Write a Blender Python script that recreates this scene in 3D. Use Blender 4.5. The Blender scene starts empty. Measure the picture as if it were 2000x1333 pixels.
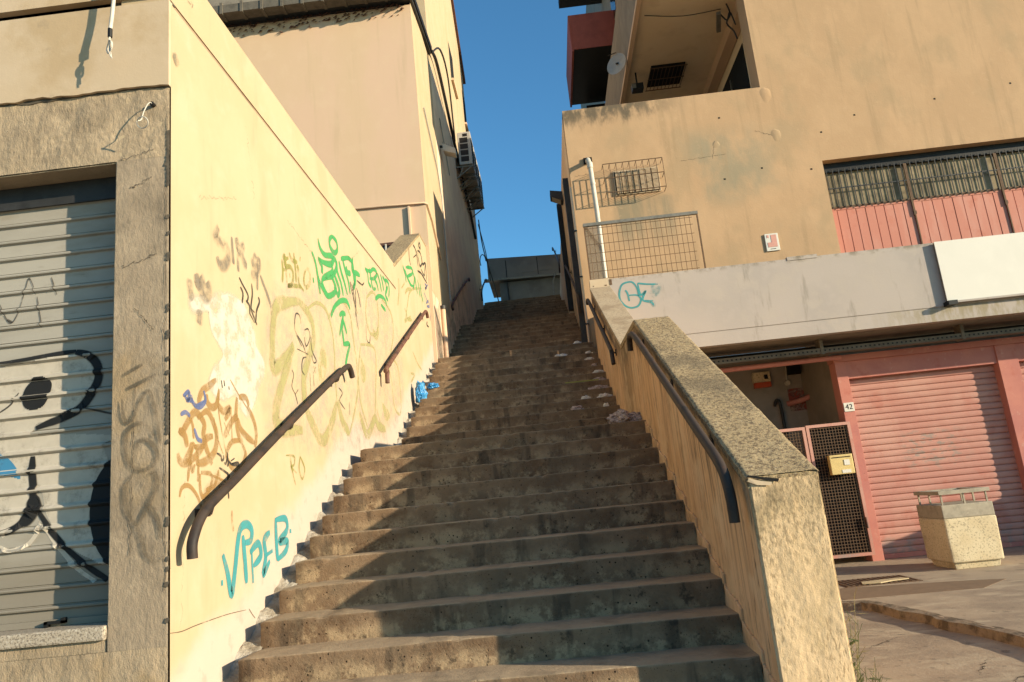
import bpy, bmesh, math, random
from mathutils import Vector, Matrix, noise
random.seed(7)
SC = bpy.context.scene
# ---------------- camera ----------------
cam = bpy.data.objects.new('camera', bpy.data.cameras.new('camera'))
SC.collection.objects.link(cam); SC.camera = cam
yaw, pitch, roll = -.0401, .2131, -.0998
fw = Vector((math.sin(yaw)*math.cos(pitch), math.cos(yaw)*math.cos(pitch), math.sin(pitch)))
r0 = Vector((math.cos(yaw), -math.sin(yaw), 0)); u0 = r0.cross(fw)
rr = r0*math.cos(roll)+u0*math.sin(roll); uu = -r0*math.sin(roll)+u0*math.cos(roll)
cam.matrix_world = Matrix(((rr.x, uu.x, -fw.x, 0), (rr.y, uu.y, -fw.y, 0), (rr.z, uu.z, -fw.z, 0), (0, 0, 0, 1)))
cam.data.sensor_width = 36; cam.data.lens = 1423.6*36/2000
cam.data.clip_start = .05; cam.data.clip_end = 2000
# ---------------- light ----------------
SUN = Vector((1, -.44, .275)).normalized()
el = math.asin(SUN.z); az = math.atan2(SUN.x, SUN.y)
w = bpy.data.worlds.new('World'); SC.world = w; w.use_nodes = True
nt = w.node_tree; nt.nodes.clear()
sky = nt.nodes.new('ShaderNodeTexSky'); sky.sky_type = 'NISHITA'; sky.sun_disc = False
sky.sun_elevation = el; sky.sun_rotation = az; sky.altitude = 0; sky.air_density = 1.0; sky.dust_density = .6; sky.ozone_density = 5.0
bg = nt.nodes.new('ShaderNodeBackground'); bg.inputs[1].default_value = .107
wo = nt.nodes.new('ShaderNodeOutputWorld')
wb = nt.nodes.new('ShaderNodeMix'); wb.data_type = 'RGBA'; wb.blend_type = 'MULTIPLY'; wb.inputs[0].default_value = 1; wb.inputs[7].default_value = (.96, 1.35, 1.25, 1)  # camera white balance
nt.links.new(sky.outputs[0], wb.inputs[6]); nt.links.new(wb.outputs[2], bg.inputs[0]); nt.links.new(bg.outputs[0], wo.inputs[0])
sl = bpy.data.lights.new('sun', 'SUN'); sl.energy = 5.0; sl.angle = math.radians(.5); sl.color = (1, .85, .62)
so = bpy.data.objects.new('sun', sl); SC.collection.objects.link(so)
so.rotation_euler = SUN.to_track_quat('Z', 'Y').to_euler(); so.location = (30, -13, 9)
SC.cycles.transparent_max_bounces = 40
SC.view_settings.view_transform = 'Standard'; SC.view_settings.look = 'None'
SC.view_settings.exposure = .85; SC.view_settings.gamma = 1
# ---------------- materials ----------------
GAIN = .74
def gn(c): return tuple(v*GAIN for v in c[:3])+(1,)
def lin(c):
    return tuple(((v/255+.055)/1.055)**2.4 if v/255 > .04045 else v/255/12.92 for v in c)+(1,)
class MT:
    """small procedural material builder: colour layers over world position, then bumps"""
    def __init__(s, name, col, rough=.9, metal=0., spec=.3):
        s.m = bpy.data.materials.new(name); s.m.use_nodes = True; s.nt = s.m.node_tree
        s.b = s.nt.nodes['Principled BSDF']; s.b.inputs['Roughness'].default_value = rough
        s.b.inputs['Metallic'].default_value = metal; s.b.inputs['Specular IOR Level'].default_value = spec
        g = s.nt.nodes.new('ShaderNodeNewGeometry'); s.pos = g.outputs['Position']
        rgb = s.nt.nodes.new('ShaderNodeRGB'); rgb.outputs[0].default_value = gn(col)
        s.c = rgb.outputs[0]; s.n = None
        s.nt.links.new(s.c, s.b.inputs['Base Color'])
        sp = s.nt.nodes.new('ShaderNodeSeparateXYZ'); s.nt.links.new(s.pos, sp.inputs[0]); s.xyz = sp.outputs
    def L(s, a, b): s.nt.links.new(a, b)
    def math(s, op, a, b=None, clamp=False):
        n = s.nt.nodes.new('ShaderNodeMath'); n.operation = op; n.use_clamp = clamp
        for i, v in enumerate((a, b)):
            if v is None: continue
            if isinstance(v, (int, float)): n.inputs[i].default_value = v
            else: s.L(v, n.inputs[i])
        return n.outputs[0]
    def vec(s, sc):
        if sc is None: return s.pos
        m = s.nt.nodes.new('ShaderNodeVectorMath'); m.operation = 'MULTIPLY'; m.inputs[1].default_value = sc; s.L(s.pos, m.inputs[0])
        return m.outputs[0]
    def noise(s, scale, detail=5, rough=.6, sc=None, dist=0.):
        n = s.nt.nodes.new('ShaderNodeTexNoise'); n.inputs['Scale'].default_value = scale; n.inputs['Detail'].default_value = detail
        n.inputs['Roughness'].default_value = rough; n.inputs['Distortion'].default_value = dist
        s.L(s.vec(sc), n.inputs['Vector']); return n.outputs['Fac']
    def voro(s, scale, sc=None, feat='F1'):
        n = s.nt.nodes.new('ShaderNodeTexVoronoi'); n.inputs['Scale'].default_value = scale; n.feature = feat
        s.L(s.vec(sc), n.inputs['Vector']); return n.outputs['Distance']
    def ramp(s, v, lo, hi):
        n = s.nt.nodes.new('ShaderNodeMapRange'); n.inputs[1].default_value = lo; n.inputs[2].default_value = hi
        n.interpolation_type = 'SMOOTHSTEP'; s.L(v, n.inputs[0]); return n.outputs[0]
    def mix(s, fac, col, amt=1.):
        n = s.nt.nodes.new('ShaderNodeMix'); n.data_type = 'RGBA'
        if amt != 1.: fac = s.math('MULTIPLY', fac, amt)
        s.L(fac, n.inputs[0]); s.L(s.c, n.inputs[6]); n.inputs[7].default_value = gn(col)
        s.c = n.outputs[2]; s.L(s.c, s.b.inputs['Base Color']); return s
    def lay(s, col, scale, lo, hi, amt=1., sc=None, detail=5, rough=.6, dist=0., mask=None):
        f = s.ramp(s.noise(scale, detail, rough, sc, dist), lo, hi)
        if mask is not None: f = s.math('MULTIPLY', f, mask)
        return s.mix(f, col, amt)
    def bump(s, h, strength=.5, dist=.01):
        n = s.nt.nodes.new('ShaderNodeBump'); n.inputs['Strength'].default_value = strength; n.inputs['Distance'].default_value = dist
        s.L(h, n.inputs['Height'])
        if s.n is not None: s.L(s.n, n.inputs['Normal'])
        s.n = n.outputs[0]; s.L(s.n, s.b.inputs['Normal']); return s
def plain(name, col, rough=.7, metal=0., var=.25, scale=6., bump=.15, spec=.3):
    m = MT(name, col, rough, metal, spec)
    m.lay([v*(1-var) for v in col[:3]], scale, .4, .7); m.lay([min(1, v*(1+var)) for v in col[:3]], scale*2.3, .5, .75, .6)
    if bump: m.bump(m.noise(scale*12), bump, .004)
    return m.m
M = {}
SLOPE1 = .4714
# cream painted render of the side wall; bare whitish band that follows the steps
m = MT('cream_paint', (.60, .455, .28), .85)
m.lay((.575, .425, .25), 1.3, .42, .62, .8); m.lay((.62, .475, .31), 3.5, .5, .72, .7)
m.lay((.52, .37, .21), .9, .52, .66, .5, sc=(1, 1.6, .5)); m.lay((.50, .36, .22), 2.2, .56, .74, .45, sc=(1, 3, .35)); m.lay((.45, .37, .24), 5, .68, .8, .5, sc=(1, 1, 1))
lineA = m.math('MULTIPLY', m.math('SUBTRACT', m.xyz[1], 7.836), SLOPE1)
lineA = m.math('ADD', lineA, .689)
flat = m.math('MAXIMUM', m.math('MINIMUM', lineA, .78), m.math('ADD', m.math('MULTIPLY', m.math('SUBTRACT', m.xyz[1], 9.65), .469), .79))
lift = m.math('ADD', m.math('SUBTRACT', m.xyz[2], flat), m.math('MULTIPLY', m.math('SUBTRACT', m.noise(1.6, 4), .5), .5))
near = m.ramp(lift, .36, .10)
front = m.ramp(m.xyz[1], 15.2, 14.4)
near = m.math('MULTIPLY', near, front)
m.mix(near, (.60, .50, .42), .85)
m.lay((.40, .35, .28), 7, .55, .72, .6, mask=near)
m.bump(m.noise(70, 3), .25, .003); m.bump(m.noise(5, 4), .35, .012)
M['cream'] = m.m
m = MT('peach_render', (.76, .535, .345), .9)  # building front: same paint as its cream sides, colour raised for weaker sun
m.lay((.79, .54, .37), .8, .4, .62, .9, sc=(1, 1, .35)); m.lay((.64, .46, .29), 1.6, .55, .75, .5, sc=(2.5, 1, .18)); m.lay((.80, .58, .38), 2.5, .5, .7, .5)
m.bump(m.noise(60, 3), .2, .003); m.bump(m.noise(3), .3, .01); M['peach'] = m.m
m = MT('grimy_side_render', (.98, .74, .50), .9)
m.lay((.85, .60, .41), 1.1, .42, .6, .8); m.lay((.30, .22, .16), 2.4, .52, .68, .7, mask=m.ramp(m.xyz[2], 6.4, 3.4)); m.lay((.36, .28, .2), 6, .6, .75, .6, sc=(1, 2, .4))
m.mix(m.math('MULTIPLY', m.ramp(m.noise(1.5, 7, .8), .48, .60), m.ramp(m.xyz[2], 7.4, 4.6)), (.20, .21, .16), .7); m.mix(m.math('MULTIPLY', m.ramp(m.noise(2.9, 7, .8, sc=(1, 1.5, .5)), .53, .60), m.ramp(m.xyz[2], 6.4, 4.2)), (.2, .07, .06), .6)
m.bump(m.noise(45, 3), .3, .004); m.bump(m.noise(4), .4, .015); M['grimy'] = m.m
# rough cement of the shop front
def cement(name, base, rough_amp, spread=1.):
    m = MT(name, base, .92)
    d = [v*.7 for v in base]; l = [min(1, v*1.25) for v in base]
    m.lay(d, 2.2, .45, .65, .85*spread); m.lay(l, 4.5, .48, .68, .7*spread); m.lay([v*.55 for v in base], 14, .62, .74, .55*spread); m.lay([base[0]*1.1, base[1], base[2]*.8], 1.1, .5, .62, .6)
    v = m.voro(60); m.mix(m.ramp(v, .16, .05), [x*.35 for x in base], .6)
    m.bump(m.noise(7, 6, .65, sc=(1, 1, .35)), .5*rough_amp, .02); m.bump(m.noise(45, 5, .75, sc=(1, 1, .5)), .9*rough_amp, .010); m.bump(m.noise(130, 3), .5, .003)
    return m.m
M['cement_rough'] = cement('rough_cement_render', (.485, .365, .235), .9)
M['cement_pillar'] = cement('pillar_cement', (.405, .31, .21), .6, 1.1)
m = MT('smooth_shop_fascia', (.66, .50, .33), .88)
m.lay((.55, .39, .22), 1.4, .5, .68, .8); m.lay((.70, .54, .37), 3, .45, .65, .6); m.lay((.36, .28, .19), 5, .62, .75, .5)
m.bump(m.noise(4), .3, .01); m.bump(m.noise(80, 3), .3, .002); M['fascia'] = m.m
M['joint'] = plain('dark_joint', (.13, .105, .075), .95, var=.4, scale=12)
# step concrete
def concrete(name, z0, r):
    m = MT(name, (.275, .18, .108), .95, 0, .05)
    m.lay((.175, .108, .064), 1.7, .42, .62, .9); m.lay((.33, .222, .137), 3.2, .48, .62, .8); m.lay((.24, .165, .105), 26, .42, .62, .7, detail=6, rough=.75)
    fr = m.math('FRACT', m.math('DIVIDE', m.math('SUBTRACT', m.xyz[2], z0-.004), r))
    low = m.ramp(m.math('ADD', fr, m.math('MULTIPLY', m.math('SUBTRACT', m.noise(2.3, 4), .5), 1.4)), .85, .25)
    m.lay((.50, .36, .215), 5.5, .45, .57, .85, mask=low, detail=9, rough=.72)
    m.lay((.08, .06, .042), 9, .57, .66, .8, detail=8, rough=.7)
    m.lay((.06, .05, .04), 1.9, .55, .66, .55, sc=(3, 3, .5))
    v = m.voro(21); n = m.noise(3.1, 3); m.mix(m.math('MULTIPLY', m.ramp(v, .16, .09), m.ramp(n, .43, .52)), (.03, .022, .015), .95)
    v2 = m.voro(60); m.mix(m.math('MULTIPLY', m.ramp(v2, .22, .1), m.ramp(m.noise(4.4, 3), .42, .56)), (.05, .038, .027), .8)
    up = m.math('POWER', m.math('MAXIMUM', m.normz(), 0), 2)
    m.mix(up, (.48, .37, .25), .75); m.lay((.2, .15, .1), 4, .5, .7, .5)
    m.bump(m.noise(9, 6, .7), .55, .02); m.bump(m.noise(60, 5, .75), .8, .006); m.bump(m.ramp(v, .06, .14), .7, .01)
    return m.m
def normz(s):
    g = s.nt.nodes.new('ShaderNodeNewGeometry'); sp = s.nt.nodes.new('ShaderNodeSeparateXYZ'); s.L(g.outputs['True Normal'], sp.inputs[0]); return sp.outputs[2]
MT.normz = normz
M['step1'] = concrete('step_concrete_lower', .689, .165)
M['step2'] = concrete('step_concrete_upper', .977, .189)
m = MT('orange_render_stained', (.80, .495, .265), .92)
m.lay((.86, .55, .32), 1.6, .42, .62, .8); m.lay((.66, .38, .19), 3.1, .5, .68, .7, sc=(1, 2, .6))
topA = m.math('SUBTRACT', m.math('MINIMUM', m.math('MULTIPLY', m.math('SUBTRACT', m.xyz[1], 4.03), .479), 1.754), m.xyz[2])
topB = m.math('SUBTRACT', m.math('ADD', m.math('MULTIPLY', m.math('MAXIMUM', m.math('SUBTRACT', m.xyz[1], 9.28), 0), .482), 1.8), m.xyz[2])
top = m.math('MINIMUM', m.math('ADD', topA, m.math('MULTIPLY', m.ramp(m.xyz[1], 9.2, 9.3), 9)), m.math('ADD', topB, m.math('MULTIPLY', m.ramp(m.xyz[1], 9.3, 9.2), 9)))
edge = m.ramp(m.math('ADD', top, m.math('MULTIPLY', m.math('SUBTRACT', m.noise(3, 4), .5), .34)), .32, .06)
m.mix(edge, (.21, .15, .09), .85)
fold = m.math('MULTIPLY', m.ramp(m.xyz[1], 8.2, 9.1), m.ramp(m.xyz[1], 9.9, 9.2)); m.mix(fold, (.24, .17, .09), .6)  # shading of a wall fold, painted into the render colour
m.lay((.20, .135, .075), 3.4, .46, .60, .8, sc=(1, 6, .3), mask=m.ramp(top, 1.5, .0)); m.lay((.12, .085, .05), 9, .60, .66, .85, sc=(1, 3, .35)); m.lay((.84, .60, .37), 2.1, .5, .62, .5)
m.lay((.14, .11, .07), 2.5, .52, .7, .7, mask=m.ramp(top, .85, 1.25))
m.bump(m.noise(8, 5, .65, sc=(1, 1, .4)), .7, .025); m.bump(m.noise(50, 4), .5, .005); M['orange'] = m.m
m = MT('yellow_render_post', (.76, .535, .30), .92)
m.lay((.81, .58, .34), 2, .4, .6, .8); m.lay((.46, .33, .17), 3.0, .48, .66, .8, sc=(1, 1, .8), detail=8); m.lay((.30, .20, .10), 48, .52, .62, .7, sc=(1.5, 1.5, .5), detail=6, mask=m.ramp(m.noise(2.7, 4), .40, .56)); m.lay((.26, .185, .10), 60, .5, .6, .6, sc=(1.4, 1.4, .6), mask=m.ramp(m.xyz[2], -.75, -.2))
m.lay((.10, .08, .05), 3, .45, .7, .7, mask=m.ramp(m.xyz[2], -.42, -.02))
m.bump(m.noise(75, 5, .7, sc=(1.3, 1.3, .7)), .8, .004); m.bump(m.noise(160, 3), .5, .002); M['post'] = m.m
m = MT('stone_coping', (.50, .36, .19), .95)
m.lay((.57, .42, .23), 2, .4, .6, .7); m.lay((.15, .10, .06), 38, .48, .58, .8, detail=5, rough=.75); m.lay((.5, .42, .3), 60, .58, .68, .6); m.lay((.16, .12, .075), 1.3, .5, .7, .6)
m.bump(m.noise(48, 5, .75), 1., .012); m.bump(m.noise(8), .4, .01); M['coping'] = m.m
m = MT('stone_coping_upper', (.54, .40, .25), .95)
m.lay((.6, .46, .30), 2, .4, .6, .7); m.lay((.2, .15, .1), 30, .5, .62, .5, detail=4); m.lay((.36, .25, .15), 2.1, .5, .65, .7)
m.bump(m.noise(40, 4, .7), .6, .008); M['coping2'] = m.m
# tan render of the right building
m = MT('tan_render', (.56, .36, .20), .9)
m.lay((.60, .39, .22), .7, .42, .62, .9); m.lay((.49, .335, .19), 1.1, .5, .66, .8, sc=(1, 1, .6)); m.lay((.64, .41, .23), 2.3, .5, .68, .5, sc=(1, 1, .5))
mk = m.math('MULTIPLY', m.ramp(m.xyz[0], 3.1, 3.9), m.ramp(m.xyz[0], 6.0, 4.6)); mk = m.math('MULTIPLY', mk, m.math('MULTIPLY', m.ramp(m.xyz[2], 5.3, 5.9), m.ramp(m.xyz[2], 7.5, 6.9)))
m.lay((.34, .29, .19), 1.4, .36, .66, .8, mask=mk, sc=(1, 1, .7))
tp = m.math('MULTIPLY', m.ramp(m.math('ADD', m.xyz[2], m.math('MULTIPLY', m.noise(5, 5, .7, sc=(1.3, 1, .35)), .9)), 8.05, 8.42), m.math('MULTIPLY', m.ramp(m.xyz[0], 3.9, 2.4), m.ramp(m.xyz[2], 8.2, 8.08)))
m.lay((.10, .085, .06), 3.6, .36, .52, .85, mask=tp, sc=(1, 1, .5), detail=7)
vb = m.math('MULTIPLY', m.math('MULTIPLY', m.ramp(m.xyz[0], 1.7, 1.95), m.ramp(m.xyz[0], 3.25, 2.9)), m.math('MULTIPLY', m.ramp(m.xyz[2], 5.98, 5.85), m.ramp(m.xyz[2], 4.6, 5.3)))
m.lay((.27, .23, .15), 2.4, .3, .6, .75, mask=vb, sc=(1.5, 1, .12))
m.lay((.40, .27, .15), 1.7, .54, .70, .5, sc=(2.2, 1, .16)); m.lay((.66, .45, .27), 6, .55, .7, .35, detail=8, rough=.7)
m.bump(m.noise(30, 4, .7), .35, .006); m.bump(m.noise(2.2), .35, .02); M['tan'] = m.m
m = MT('grey_band_paint', (.50, .43, .375), .85)
m.lay((.42, .37, .33), 1.1, .45, .65, .8); m.lay((.54, .46, .385), 2.2, .45, .65, .6); m.lay((.27, .235, .19), 3, .58, .72, .6, sc=(1.5, 1, .3))
m.lay((.22, .18, .12), 6, .45, .65, .8, mask=m.ramp(m.math('ADD', m.xyz[2], m.math('MULTIPLY', m.noise(4), .1)), 3.78, 3.9))
m.lay((.33, .27, .16), 5, .4, .62, .8, sc=(1.6, 1, .5), mask=m.math('MULTIPLY', m.ramp(m.xyz[0], 5.6, 7.4), m.ramp(m.xyz[2], 2.66, 2.6)))
m.bump(m.noise(30, 4), .3, .005); m.bump(m.noise(3), .3, .01); M['band'] = m.m
M['soffit'] = plain('soffit_render', (.30, .255, .2), .92, var=.3, scale=2.5)
m = MT('loggia_ceiling', (.98, .76, .50), .95); m.lay((1., .8, .55), 1.2, .42, .65, .8); m.lay((.8, .6, .38), 2.1, .5, .7, .5); m.bump(m.noise(30), .3, .005); M['ceiling'] = m.m
M['recess'] = plain('recess_wall_paint', (.36, .32, .275), .9, var=.2, scale=2)
M['darkwall'] = plain('dark_upper_wall', (.25, .225, .195), .95, var=.2, scale=1.2)
M['darkwall2'] = plain('dark_ledge_wall', (.24, .22, .195), .95, var=.2, scale=1.2)
M['greyside'] = plain('grey_side_render', (.30, .25, .19), .9, var=.2, scale=1.5)
m = MT('pink_metal_paint', (.53, .205, .17), .75, 0, .15)
m.lay((.62, .25, .19), 1.3, .42, .62, .8); m.lay((.50, .16, .12), 4, .55, .7, .6); m.lay((.68, .42, .34), 7, .6, .74, .5); m.lay((.20, .09, .06), 22, .68, .74, .7); M['pink'] = m.bump(m.noise(20), .2, .003).m
m = MT('faded_shutter_paint', (.56, .275, .22), .75, 0, .15)
m.lay((.62, .35, .28), 1.1, .42, .62, .8); m.lay((.52, .2, .15), 2.6, .52, .7, .6)
sm = m.math('MULTIPLY', m.math('MULTIPLY', m.ramp(m.xyz[0], 6.5, 6.9), m.ramp(m.xyz[0], 8.1, 7.4)), m.math('MULTIPLY', m.ramp(m.xyz[2], -.3, -.02), m.ramp(m.xyz[2], .62, .4)))
m.lay((.34, .29, .25), 6, .5, .6, .8, mask=sm, sc=(1, 1, 2.2), detail=8)
m.lay((.36, .30, .27), 3.5, .46, .6, .8, mask=m.ramp(m.xyz[2], -1.25, -1.55)); M['shutpink'] = m.m
m = MT('coral_sheet_paint', (.64, .255, .18), .7, 0, .2); m.lay((.68, .32, .24), 2.2, .45, .65, .7, sc=(2, 1, .4)); m.lay((.58, .19, .12), 3, .55, .7, .6); M['coral'] = m.m
M['coraldark'] = plain('coral_balcony_paint', (.27, .07, .05), .8, var=.2, scale=2)
m = MT('aged_shutter_steel', (.42, .38, .315), .85, 0, .05)
m.lay((.50, .455, .38), 1.3, .4, .62, .8, sc=(.6, 1, 2)); m.lay((.36, .31, .235), 2.7, .5, .68, .7, sc=(.5, 1, 2)); m.lay((.22, .19, .14), 9, .6, .72, .5, sc=(.4, 1, 2))
m.mix(m.ramp(m.xyz[2], .15, -.25), (.27, .23, .175), .75)
m.bump(m.noise(40), .2, .002); M['shutgrey'] = m.m
m = MT('granite_sill', (.52, .43, .32), .7); m.lay((.2, .16, .12), 90, .5, .58, .8, detail=2); m.lay((.66, .58, .46), 70, .55, .65, .7, detail=2); m.lay((.4, .32, .22), 3, .5, .7, .5); m.bump(m.noise(60), .5, .004); M['sill'] = m.m
m = MT('painted_rail_steel', (.06, .042, .032), .62, 0, .25); m.lay((.10, .05, .03), 14, .52, .66, .7, sc=(1, .5, 1)); m.lay((.02, .018, .018), 5, .5, .7, .7); m.bump(m.noise(60), .2, .002); M['rail'] = m.m
m = MT('rusty_rail_steel', (.17, .07, .045), .7, .2, .4); m.lay((.24, .12, .07), 12, .45, .6, .8); m.lay((.06, .035, .03), 5, .5, .65, .8); m.bump(m.noise(70), .4, .003); M['rust'] = m.m
M['wire'] = plain('rust_wire', (.17, .10, .055), .8, var=.3, scale=20, bump=0)
M['galv'] = plain('galvanised_steel', (.30, .265, .21), .5, .5, var=.25, scale=9)
M['white'] = plain('white_paint_patch', (.76, .70, .58), .8, var=.08, scale=5)
M['signw'] = plain('white_sign_sheet', (.80, .76, .66), .5, var=.04, scale=1.5, bump=.05)
M['pvc'] = plain('white_plastic_pipe', (.66, .60, .50), .5, var=.15, scale=7)
M['blackm'] = plain('black_metal', (.018, .017, .016), .5, .2, var=.4, scale=8)
M['darkm'] = plain('dark_grey_metal', (.06, .058, .055), .55, .3, var=.3, scale=8)
M['dark'] = plain('unlit_interior', (.012, .011, .01), .95, var=.2, scale=3, bump=0)
M['acw'] = plain('casing_cream_plastic', (.50, .47, .42), .5, var=.12, scale=6)
M['brass'] = plain('mailbox_brass', (.78, .58, .24), .45, .15, var=.15, scale=7)
M['bag'] = None
m = MT('asphalt_patchy', (.43, .33, .225), .95)
m.lay((.31, .235, .165), .8, .42, .62, .9); m.lay((.52, .42, .29), 1.9, .5, .66, .8, sc=(.6, 1.6, 1)); m.lay((.18, .14, .10), 6, .58, .68, .7, detail=8); m.lay((.6, .5, .36), 70, .6, .7, .5, detail=2)
m.bump(m.noise(50, 5, .75), .7, .01); m.bump(m.noise(3, 5), .5, .04); M['asphalt'] = m.m
m = MT('paving_screed', (.45, .345, .235), .95)
m.lay((.33, .25, .175), .9, .42, .62, .9); m.lay((.56, .45, .31), 2.4, .5, .66, .7, sc=(.7, 1.4, 1)); m.lay((.2, .16, .11), 5, .6, .7, .7, detail=8)
m.bump(m.noise(50, 5, .75), .5, .008); m.bump(m.noise(3, 5), .4, .03); M['paving'] = m.m
M['mud'] = plain('damp_screed_patch', (.25, .165, .10), .9, var=.15, scale=4)
m = MT('kerb_concrete', (.32, .24, .16), .95); m.lay((.12, .09, .06), 5, .45, .62, .9, detail=8); m.lay((.3, .24, .16), 8, .55, .68, .7); m.bump(m.noise(20, 5, .7), .8, .03); M['kerb'] = m.m
m = MT('exposed_aggregate', (.72, .58, .36), .9); m.lay((.8, .67, .44), 3, .4, .6, .7); m.lay((.30, .25, .17), 38, .54, .64, .7, detail=3); m.lay((.35, .28, .18), 2, .55, .7, .6); m.bump(m.noise(45, 4, .7), .6, .006); M['agg'] = m.m
M['binm'] = plain('bin_frame_steel', (.44, .38, .28), .7, 0, var=.25, scale=8)
M['tray'] = plain('cable_tray_steel', (.17, .145, .11), .7, .1, var=.3, scale=6)
m = MT('mortar_fillet', (.50, .43, .33), .95); m.lay((.62, .57, .48), 5, .45, .6, .8); m.lay((.25, .2, .14), 7, .52, .66, .8, detail=8); m.bump(m.noise(18, 6, .7), 1., .04); M['mortar'] = m.m
def glassy(name, col, rough=.25, spec=.6):
    m = MT(name, col, rough, 0, spec); m.lay([v*.5 for v in col], 2.4, .45, .6, .8); m.lay([v*1.6 for v in col], 5, .6, .75, .5); return m.m
M['pane'] = glassy('reeded_window_glass', (.34, .27, .165), .7, .15)
M['darkpane'] = glassy('dark_window_glass', (.03, .032, .035), .15)
# spray paint: semi-transparent, uneven
def spray(name, col, lo=.25, hi=.55, top=.9, rough=.75):
    m = MT(name, col, rough); m.lay([v*.8 for v in col], 9, .4, .65, .5)
    at = m.nt.nodes.new('ShaderNodeAttribute'); at.attribute_name = 'spray'
    m.L(m.math('MULTIPLY', m.math('MULTIPLY', m.ramp(m.noise(7, 5, .7), lo, hi), top), at.outputs['Fac']), m.b.inputs['Alpha']); return m.m
SP = dict(pale=spray('pale_cover_paint', (.62, .52, .43), .35, .75, .42), brownfill=spray('brown_mist', (.50, .33, .15), .3, .75, .55), grey=spray('grey_spray', (.26, .22, .17), .30, .68, .75), black=spray('black_spray', (.045, .04, .035), .2, .55, .85), white=spray('white_roller_paint', (.74, .65, .52), .24, .56, .9),
  brown=spray('brown_spray', (.42, .24, .08), .25, .6, .72), olive=spray('olive_spray', (.50, .45, .19), .22, .62, .72), olivefill=spray('olive_fill', (.56, .52, .20), .3, .6, .5),
  oliveD=spray('olive_marker', (.36, .33, .09), .28, .6, .72), green=spray('green_spray', (.07, .40, .12), .2, .5, .85), blue=spray('blue_marker', (.13, .17, .34), .25, .55, .75),
  purple=spray('violet_spray', (.27, .20, .28), .3, .6, .6), teal=spray('teal_spray', (.06, .36, .38), .2, .55, .85), tealfill=spray('teal_mist', (.12, .38, .40), .35, .7, .6),
  crack=spray('hairline_crack', (.16, .12, .07), .3, .5, .8), scrape=spray('scraped_paint', (.30, .25, .17), .35, .6, .75),
  blackS=spray('black_shutter_spray', (.018, .018, .018), .12, .4, .95), greyS=spray('thin_black_spray', (.05, .045, .04), .2, .5, .75), whiteS=spray('white_shutter_paint', (.78, .68, .54), .15, .5, .8),
  blueS=spray('blue_shutter_spray', (.06, .30, .52), .15, .45, .85), pilg=spray('faded_dark_spray', (.15, .12, .08), .3, .62, .7))
SPN = {v.name for v in SP.values()} | {'red_smear'}
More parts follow.
